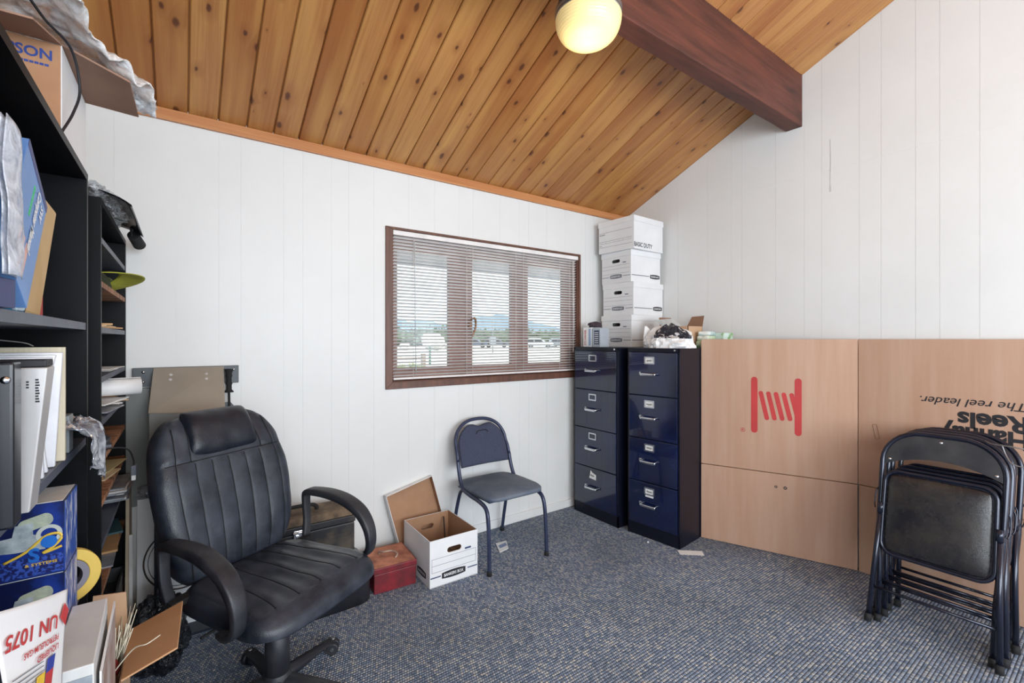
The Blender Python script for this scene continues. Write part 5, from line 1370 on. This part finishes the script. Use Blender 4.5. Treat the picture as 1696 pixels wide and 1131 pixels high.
b = MB(); b.plate(circle(.0425, 48), [circle(.030, 40)], .024, frame((-.235, 1.545, z3 + .067), (1, .35, 0), (0, 0, 1)) @ Matrix.Translation((0, 0, -.001))); c_ = b.build('grey_core', mat('ring_grey', (120, 118, 130), .5)); c_.parent = dk
tag(dk, 'yellow ring with grey core standing beside the blue tool cartons', 'ring')

# --- fourth shelf (z .40): carton with flap and the things leaning out of it
z4 = .4005
t = thing('open_carton', 'brown carton on the bottom shelf with one big flap folded out over the carpet', 'box', (-.30, 1.36, z4))
x0, x1, y0, y1, h = -.49, -.120, 1.02, 1.688, .15
b = MB()
for lo, hi in (((x0, y0, z4), (x0 + .004, y1, z4 + h)), ((x1 - .004, y0, z4), (x1, y1, z4 + h)), ((x0, y0, z4), (x1, y0 + .004, z4 + h)), ((x0, y1 - .004, z4), (x1, y1, z4 + h)), ((x0, y0, z4), (x1, y1, z4 + .004))): b.box(lo, hi)
b.build('carton', M_CARD, t)
b = MB(); q = [(-.120, 1.45, .551), (-.120, 1.688, .551), (.002, 1.686, .594), (-.009, 1.45, .588)]
b.hexa(q, [(x - .0015, y, z + .0045) for x, y, z in q]); b.build('flap', mat('flap_tan', (198, 152, 112), .75, c2=(186, 140, 100), scale=6), t, bevel=.001)
b = MB(); q = [(-.205, 1.686, .551), (-.125, 1.686, .551), (-.13, 1.70, .66), (-.20, 1.70, .67)]
b.hexa(q, [(x, y + .004, z) for x, y, z in q]); b.build('flap', M_CARD, t)
t = thing('white_binder', 'large white binder standing in the brown carton at the lower left', 'binder', (-.165, 1.28, z4 + .006))
b = MB(); q0 = [(-.199, 1.15), (-.134, 1.15), (-.140, 1.40), (-.199, 1.40)]
b.hexa([(x, y, z4 + .006) for x, y in q0], [(x, y, .775 + .01 * (y > 1.2)) for x, y in q0]); b.build('cover', mat('binder_white', (222, 222, 220), .4, c2=(206, 206, 208), scale=7), t, bevel=.002)
b = MB(); b.box((-.198, 1.1485, z4 + .1), (-.136, 1.1495, .755)); b.build('spine_label', mat('binder_grey', (128, 138, 148), .6, c2=(160, 168, 176), scale=20), t)
slab('white_board', 'thin white board standing right of the binder in the brown carton', 'board', (-.124 - .003, 1.34, z4 + .175), (.004, .20, .335), M_WHITE, (0, 0, 3)) if False else None
t = thing('picture_board', 'thin white backed picture board standing between the white binder and the cardboard flap'  , 'board', (-.128, 1.30, z4 + .006))
b = MB(); b.hexa([(-.1285, 1.17, z4 + .006), (-.1255, 1.17, z4 + .006), (-.1300, 1.44, z4 + .006), (-.133, 1.44, z4 + .006)], [(-.1285, 1.17, .745), (-.1255, 1.17, .745), (-.1300, 1.44, .755), (-.133, 1.44, .755)]); b.build('board', M_WHITE, t)
b = MB(); b.hexa([(-.1250, 1.18, z4 + .02), (-.1244, 1.18, z4 + .02), (-.1290, 1.43, z4 + .02), (-.1296, 1.43, z4 + .02)], [(-.1250, 1.18, .735), (-.1244, 1.18, .735), (-.1290, 1.43, .745), (-.1296, 1.43, .745)]); b.build('photo_print', mat('brown_print', (150, 120, 108), .5, c2=(196, 190, 190), scale=9), t)
# curved white sheet with the hazard label
t = thing('hazard_label_sheet', 'curved white sheet printed UN 1075 upside down at the lower left', 'label sheet', (-.185, .98, z4 + .006))
c00, c10, c11, c01 = Vector((-.188, .90, .60)), Vector((-.165, 1.04, .60)), Vector((-.158, 1.075, .955)), Vector((-.202, .885, 1.02))
cm0, cm1 = Vector((-.190, .90, .875)), Vector((-.160, 1.045, .845))
def sh(u, v):
    if v < .4: A_ = c00.lerp(cm0, v / .4); B_ = c10.lerp(cm1, v / .4)
    else: A_ = cm0.lerp(c01, (v - .4) / .6); B_ = cm1.lerp(c11, (v - .4) / .6)
    return A_.lerp(B_, u)
def shp(u, v): 
    p = sh(u, v); return p + Vector((.003 * math.sin(PI * u), -.005 * math.sin(PI * u), 0))
b = MB(); b.grid(shp, 24, 30); b.build('sheet', M_WHITEBOX, t, solid=-.002)
def ontext(s, u0, v0, u1, cap, m, bold=.02, off=.003):
    P = shp(u0, v0); Q = shp(u1, v0); X = (Q - P).normalized(); U0 = (shp(u0, v0) - shp(u0, v0 + .1)).normalized()
    nn = X.cross(U0); text(s, P + nn * off if nn.dot(Vector((.5, -.8, .2))) > 0 else P - nn * off, X, U0, cap, m, t, width=(Q - P).length, bold=bold)
rdk = mat('label_red', (196, 60, 62), .6)
ontext('UN 1075', .78, .84, .06, .020, rdk)
ontext('PETROLEUM GAS', .80, .69, .24, .008, rdk); ontext('LIQUEFIED', .80, .62, .42, .008, rdk)
def patch(pts, m, name, off=.003):
    b = MB(); P = [shp(u, v) for u, v in pts]; nn = (P[1] - P[0]).cross(P[2] - P[1]).normalized()
    if nn.dot(Vector((.5, -.8, .2))) < 0: nn = -nn
    b.hexa([p + nn * off for p in P], [p + nn * (off + .0006) for p in P]); b.build(name, m, t)
for k in range(5): patch([(.52, .57 - k * .03), (.06 + .05 * (k % 3), .57 - k * .03), (.06 + .05 * (k % 3), .565 - k * .03), (.52, .565 - k * .03)], M_INKGREY, 'small_print')
patch([(.90, .90), (.985, .83), (.93, .72), (.83, .80)], rdk, 'flammable_diamond')
patch([(.60, .56), (.74, .56), (.70, .47), (.56, .47)], mat('label_blue', (50, 66, 160), .6), 'blue_square')
patch([(.56, .47), (.70, .47), (.66, .39), (.52, .39)], rdk, 'red_square')
patch([(.40, .49), (.54, .49), (.50, .41), (.36, .41)], mat('label_yellow', (236, 196, 60), .6), 'yellow_square')
b = MB(); b.crumple((-.232, .950, 1.040), (.034, .05, .060), 7, .4, 4); tag(origin_to(b.build('clear_bag', M_FILM), (-.205, .955, 1.0)), 'crumpled clear plastic bag above the UN 1075 sheet', 'bag')
b = MB(); b.hexa([(-.178, .845, .60), (-.150, .885, .60), (-.150, .887, .60), (-.178, .847, .60)], [(-.178, .845, .93), (-.158, .885, .90), (-.158, .889, .90), (-.178, .849, .93)]); 
tag(origin_to(b.build('wood_strip', mat('tan_board', (178, 132, 92), .7)), (-.165, .866, .60)), 'narrow tan board at the bottom left corner', 'board')
# bundle of white ties
t = thing('cable_ties', 'bundle of thin white cable ties fanned out of the carton beside the flap', 'cable ties', (-.13, 1.60, .552))
rnd = random.Random(5)
for k in range(22):
    b = MB(); p = Vector((-.145 + rnd.uniform(-.012, .012), 1.60 + rnd.uniform(-.03, .03), .50)); d = Vector((rnd.uniform(.0, .04), rnd.uniform(-.02, .10), rnd.uniform(.09, .135)))
    b.tube([p, p + d * .5, p + d + Vector((0, 0, -.006))], .0013, 5); b.build('tie', mat('tie_white', (224, 220, 200), .5), t)
b = MB(); b.tube(catmull([(-.15, 1.47, .55), (-.10, 1.45, .62), (-.07, 1.43, .635), (-.045, 1.45, .637)], 6), .0014, 5); tag(origin_to(b.build('loose_tie', mat('tie_white', 0)), (-.15, 1.47, .55)), 'single pale tie curling over the cardboard flap', 'cable tie')
b = MB(); b.crumple((-.150, 1.55, .535), (.04, .05, .05), 12, .3, 3); tag(origin_to(b.build('red_bulb', mat('dark_red_plastic', (120, 44, 40), .3)), (-.15, 1.55, .52)), 'small dark red plastic thing in the carton beside the flap', 'plastic piece')

# --- bookcase 2: cap, papers, rolled poster, cable, magazines
b = MB(); b.crumple((-.27, 2.30, 1.835 + .045), (.20, .62, .10), 6, .35, 5, floor=1.836); tag(origin_to(b.build('clear_bag', M_FILM), (-.27, 2.3, 1.836)), 'crinkled clear plastic on top of the far bookcase', 'bag')
t = thing('keyboard_case', 'black rounded case with a dark roll, on top of the far bookcase', 'case', (-.30, 2.30, 1.836))
b = MB(); b.grid(lambda u, v: Vector((-.44 + .30 * u, 2.02 + .60 * v, 1.838 + .075 * math.sin(PI * min(1, u * 1.02)) ** .6 * (.6 + .4 * math.sin(PI * v)))), 20, 20); b.build('shell', mat('black_gloss', 0), t, solid=.003)
b = MB(); b.cyl((-.175, 2.60, 1.838), (-.158, 2.675, 1.808), .022, .024, 20); b.build('roll', M_RUBBER, t)
b = MB(); b.tube([(-.18, 2.575 + .012 * math.cos(a), 1.85 + .02 * math.sin(a)) for a in [2 * PI * k / 20 for k in range(20)]], .004, 8, closed=True); b.build('ring', M_RUBBER, t)
xs = -.216
t = thing('cap', 'yellow green cap with its visor sticking out of the far bookcase', 'cap', (-.27, 2.33, 1.5705))
def visor(u, v):
    a = (u - .5) * PI * .95; r = .40 + .6 * v
    return Vector((-.255 + .135 * r * math.cos(a) * 1.0, 2.33 + .11 * r * math.sin(a) * 1.4, 1.634 - .022 * (1 - math.cos(a)) * 1.2 - .010 * v + .04 * (.5 - u)))
b = MB(); b.grid(visor, 30, 8); b.build('visor', mat('lime_cloth', (176, 178, 62), .85, c2=(160, 162, 52), scale=40), t, solid=.003)
b = MB(); b.grid(lambda u, v: Vector((-.32 + .10 * math.cos(2 * PI * u) * math.cos(v * PI / 2), 2.33 + .09 * math.sin(2 * PI * u) * math.cos(v * PI / 2), 1.571 + .095 * math.sin(v * PI / 2))), 24, 10); b.build('crown', mat('lime_dark', (60, 64, 40), .85), t)
slab('olive_shirt', 'folded olive green cloth on the second shelf of the far bookcase', 'cloth', (-.33, 2.3, 1.5705 + .03 + .0), (.01, .01, .01), M_INK) if False else None
b = MB(); b.box((-.43, 2.52, 1.571), (-.24, 2.70, 1.64)); o = b.build('olive_cloth', mat('olive', (74, 82, 44), .9, bump=.3, bscale=60), bevel=.012); origin_to(o, (-.33, 2.57, 1.571)); tag(o, 'dark olive folded cloth behind the yellow green cap', 'cloth')
def sheets(n_, zb, x1, y0, y1, nm, lab, group, mats_, seed=0, dz=.004, ang=14):
    rnd = random.Random(seed); z = zb + .001
    for k in range(n_):
        w_, l_ = rnd.uniform(.17, .24), rnd.uniform(.16, .26); h_ = dz * rnd.uniform(.6, 1.3)
        b = MB(); b.box((-w_ / 2, -l_ / 2, 0), (w_ / 2, l_ / 2, h_)); o = b.build(nm, mats_[k % len(mats_)])
        o.location = (x1 - w_ / 2 + rnd.uniform(-.012, .012), rnd.uniform(y0 + l_ / 2, max(y0 + l_ / 2 + .01, y1 - l_ / 2)), z); o.rotation_euler = (0, 0, R_(rnd.uniform(-ang, ang)))
        tag(o, lab[k % len(lab)], nm.replace('_', ' '), group); z += h_ + .0004
W1, W2_ = M_PAPER, mat('grey_magazine', (168, 172, 180), .4, c2=(120, 126, 138), scale=14)
MP = mat('brown_envelope', (204, 160, 112), .75)
env1 = mat('cream_envelope', (222, 198, 160), .75)
sheets(3, 1.42, -.212, 2.06, 2.42, 'brown_envelope', ['thin brown envelope in the small pile on the third shelf, far bookcase'], 'envelopes on the third shelf of the far bookcase', [MP, env1], 3, .006)
sheets(2, 1.258, -.21, 2.3, 2.7, 'white_paper', ['sheet of white paper lying on the fourth shelf of the far bookcase'], 'papers on the fourth shelf of the far bookcase', [W1], 4, .002)
slab('white_folder', 'white folder standing upright on the fourth shelf of the far bookcase', 'folder', (-.31, 2.05, 1.258 + .069), (.17, .012, .135), M_WHITE)
sheets(7, 1.115, -.205, 2.10, 2.70, 'paper_sheet', ['white or brown paper in the loose heap under the rolled poster'], 'loose heap of papers under the rolled poster', [W1, W2_, MP, W1, W1, env1, W1], 11, .004, 20)
b = MB(); rp = [];
for k in range(60):
    a = 2 * PI * k / 59 * 1.35; rp.append((.031 + .004 * k / 59, a))
b.grid(lambda u, v: Vector((-.46 + .325 * v, 2.38 + (.030 + .006 * u) * math.cos(u * 2 * PI * 1.3), 1.19 + (.030 + .006 * u) * math.sin(u * 2 * PI * 1.3))), 60, 4)
o = b.build('rolled_poster', M_WHITE, solid=.0012); origin_to(o, (-.3, 2.38, 1.155)); o.rotation_euler = (0, 0, R_(14)); tag(o, 'white rolled poster sticking out of the far bookcase', 'rolled poster')
sheets(2, .99, -.222, 2.10, 2.65, 'grey_tablet', ['flat grey tablet like device on the shelf under the loose papers'], 'devices on the shelf under the loose papers', [mat('tablet', (96, 104, 116), .3)], 21, .009)
t = thing('usb_cable', 'black cable with a white tipped plug hanging out of the far bookcase', 'cable', (-.24, 2.05, .992))
b = MB(); b.tube(catmull([(-.36, 2.0, .996), (-.27, 2.03, .996), (-.21, 2.12, .998), (-.165, 2.20, .975), (-.150, 2.23, .93), (-.148, 2.235, .905)], 8), .0028, 8); b.build('cord', M_INK, t)
b = MB(); b.box((-.157, 2.226, .868), (-.141, 2.244, .906)); b.build('plug', mat('plug_grey', (90, 94, 104), .4), t, bevel=.002)
b = MB(); b.box((-.155, 2.228, .850), (-.143, 2.242, .868)); b.build('plug_tip', M_PAPER, t)
sheets(2, .85, -.222, 2.25, 2.70, 'cream_envelope', ['cream envelope lying on the shelf below the black cable'], 'envelopes below the black cable', [env1, mat('olive_envelope', (196, 186, 140), .7)], 31, .006)
sheets(12, .71, -.196, 2.42, 2.72, 'magazine', ['grey and white magazine in the stack on the far bookcase'], 'stack of magazines on the far bookcase', [W2_, W1, W2_], 41, .005, 8)
sheets(3, .555, -.215, 2.1, 2.7, 'brown_envelope', ['brown or grey envelope in the small pile under the magazines'], 'envelopes under the magazine shelf', [W2_, MP, mat('teal_print', (70, 110, 120), .6)], 51, .006)
t = thing('metal_tray', 'dark grey metal tray on the low shelf of the far bookcase', 'tray', (-.30, 2.5, .2905))
b = MB(); b.box((-.44, 2.35, .291), (-.213, 2.70, .30)); b.box((-.22, 2.35, .30), (-.213, 2.70, .36)); b.box((-.44, 2.69, .30), (-.22, 2.70, .36)); b.build('tray', M_MACHP, t)

# --- between bookcases and office chair: leaning boards, sign, machine
t = thing('cardboard_tube_panel', 'narrow beige board leaning on the wall right of the far bookcase', 'board', (-.175, 2.72, 0))
b = MB(); b.hexa([(-.205, 2.60, .0), (-.192, 2.60, .0), (-.192, 2.77, .0), (-.205, 2.77, .0)], [(-.205, 2.66, .70), (-.192, 2.66, .70), (-.192, 2.775, .70), (-.205, 2.775, .70)]); b.build('board', mat('beige_board', (214, 196, 168), .7), t, bevel=.002)
b = MB(); b.box((-.19, 2.61, .02), (-.178, 2.62, .52)); b.build('edge_strip', M_PAPER, t)
t = thing('round_emblem_sign', 'white sign with a dark ringed letter S behind the office chair', 'sign', (-.05, 2.74, 0), 0)
b = MB(); b.hexa([(-.17, 2.70, .0), (.14, 2.70, .0), (.14, 2.712, .0), (-.17, 2.712, .0)], [(-.17, 2.748, .63), (.14, 2.748, .63), (.14, 2.760, .63), (-.17, 2.760, .63)]); b.build('board', M_WHITEBOX, t)
Fs = frame((-.00, 2.7245, .33), (1, 0, 0), (0, .0762, 1))
b = MB(); b.plate(circle(.150, 48), [circle(.143, 48)], .001, Fs); b.plate(circle(.132, 48), [circle(.129, 48)], .001, Fs); b.build('ring', mat('dark_brown_ink', (60, 44, 40), .6), t)
text('S', (-.130, 2.723, .275), (1, 0, 0), (0, .0762, 1), .085, mat('dark_brown_ink', 0), t, bold=.05, lift=.002)
b = MB(); b.crumple((-.115, 2.745, .665), (.10, .06, .06), 8, .5, 3); tag(origin_to(b.build('foil_wrap', mat('silvery_bag', 0)), (-.14, 2.745, .64)), 'crumpled silvery foil on the top edge of the white sign', 'foil')

t = thing('floor_machine', 'grey sheet metal machine with sloping hood and black grip, behind the office chair', 'machine', (.02, 2.70, 0))
b = MB(); b.box((-.19, 2.772, 1.155), (.239, 2.786, 1.245)); b.build('mounting_plate', M_MACHP, t, bevel=.002)
for x in (-.150, .215):
    for z in (1.225,) + ((1.178,) if x < 0 else ()):
        b = MB(); b.lathe([(.001, 0), (.007, 0), (.006, .003), (.001, .004)], (x, 2.772, z), 12, rot=(R_(90), 0, 0)); b.build('bolt', M_CHROME, t)
hood0 = [(-.112, 2.770, 1.243), (.172, 2.770, 1.243)]; hood1 = [(-.124, 2.602, 1.052), (.168, 2.602, 1.030)]
b = MB(); b.hexa([hood0[0], hood0[1], hood1[1], hood1[0]], [(p[0], p[1] + .004, p[2] - .006) for p in (hood0[0], hood0[1], hood1[1], hood1[0])])
b.build('sloping_hood', M_MACH, t, bevel=.001)
b = MB(); b.hexa([(-.122, 2.604, .70), (.166, 2.604, .70), (.166, 2.77, .70), (-.122, 2.77, .70)], [(-.122, 2.604, 1.046), (.166, 2.604, 1.026), (.170, 2.768, 1.232), (-.112, 2.768, 1.234)]); b.build('body', M_MACHD, t, bevel=.002)
nrm = (Vector(hood0[1]) - Vector(hood0[0])).cross(Vector(hood1[0]) - Vector(hood0[0])).normalized()
if nrm.y > 0: nrm = -nrm
for u_ in (.24, .74):
    for v_ in (.17, .28):
        p = Vector(hood0[0]).lerp(Vector(hood0[1]), u_).lerp(Vector(hood1[0]).lerp(Vector(hood1[1]), u_), v_)
        b = MB(); b.cyl(p, p + nrm * .003, .0085, .006, 12); b.build('rivet', mat('bright_rivet', (220, 220, 222), .4, .5), t)
b = MB(); b.box((-.215, 2.755, .60), (-.124, 2.785, 1.15)); b.build('side_plate', M_MACHD, t, bevel=.002)
b = MB(); b.box((-.105, 2.66, .0), (-.065, 2.74, .70)); b.build('post', mat('dark_blue_steel', (44, 50, 62), .4, .4), t, bevel=.002)
b = MB(); b.box((-.115, 2.60, .0), (.16, 2.765, .012)); b.build('foot_plate', mat('dark_blue_steel', 0), t)
b = MB(); b.cyl((.195, 2.74, .98), (.193, 2.74, 1.12), .006, seg=10); b.build('lever', M_RUBBER, t)
b = MB(); b.lathe([(.001, 0), (.022, 0), (.020, .006), (.013, .014), (.012, .035), (.016, .045), (.012, .055), (.012, .075), (.016, .085), (.013, .095), (.018, .112), (.021, .118), (.001, .120)], (.193, 2.74, 1.11), 20); b.build('grip', M_RUBBER, t)
b = MB(); b.hexa([(.17, 2.74, .98), (.26, 2.74, .98), (.20, 2.74, 1.06), (.17, 2.74, 1.06)], [(.17, 2.745, .98), (.26, 2.745, .98), (.20, 2.745, 1.06), (.17, 2.745, 1.06)]); b.build('lever_bracket', M_MACHP, t)
b = MB(); b.crumple((-.07, 2.42, .14), (.20, .20, .32), 15, .35, 5, floor=.003); tag(origin_to(b.build('black_plastic_bag', M_FILMB), (-.06, 2.3, 0)), 'crinkled black plastic bag on the floor between bookcase and office chair', 'bag')
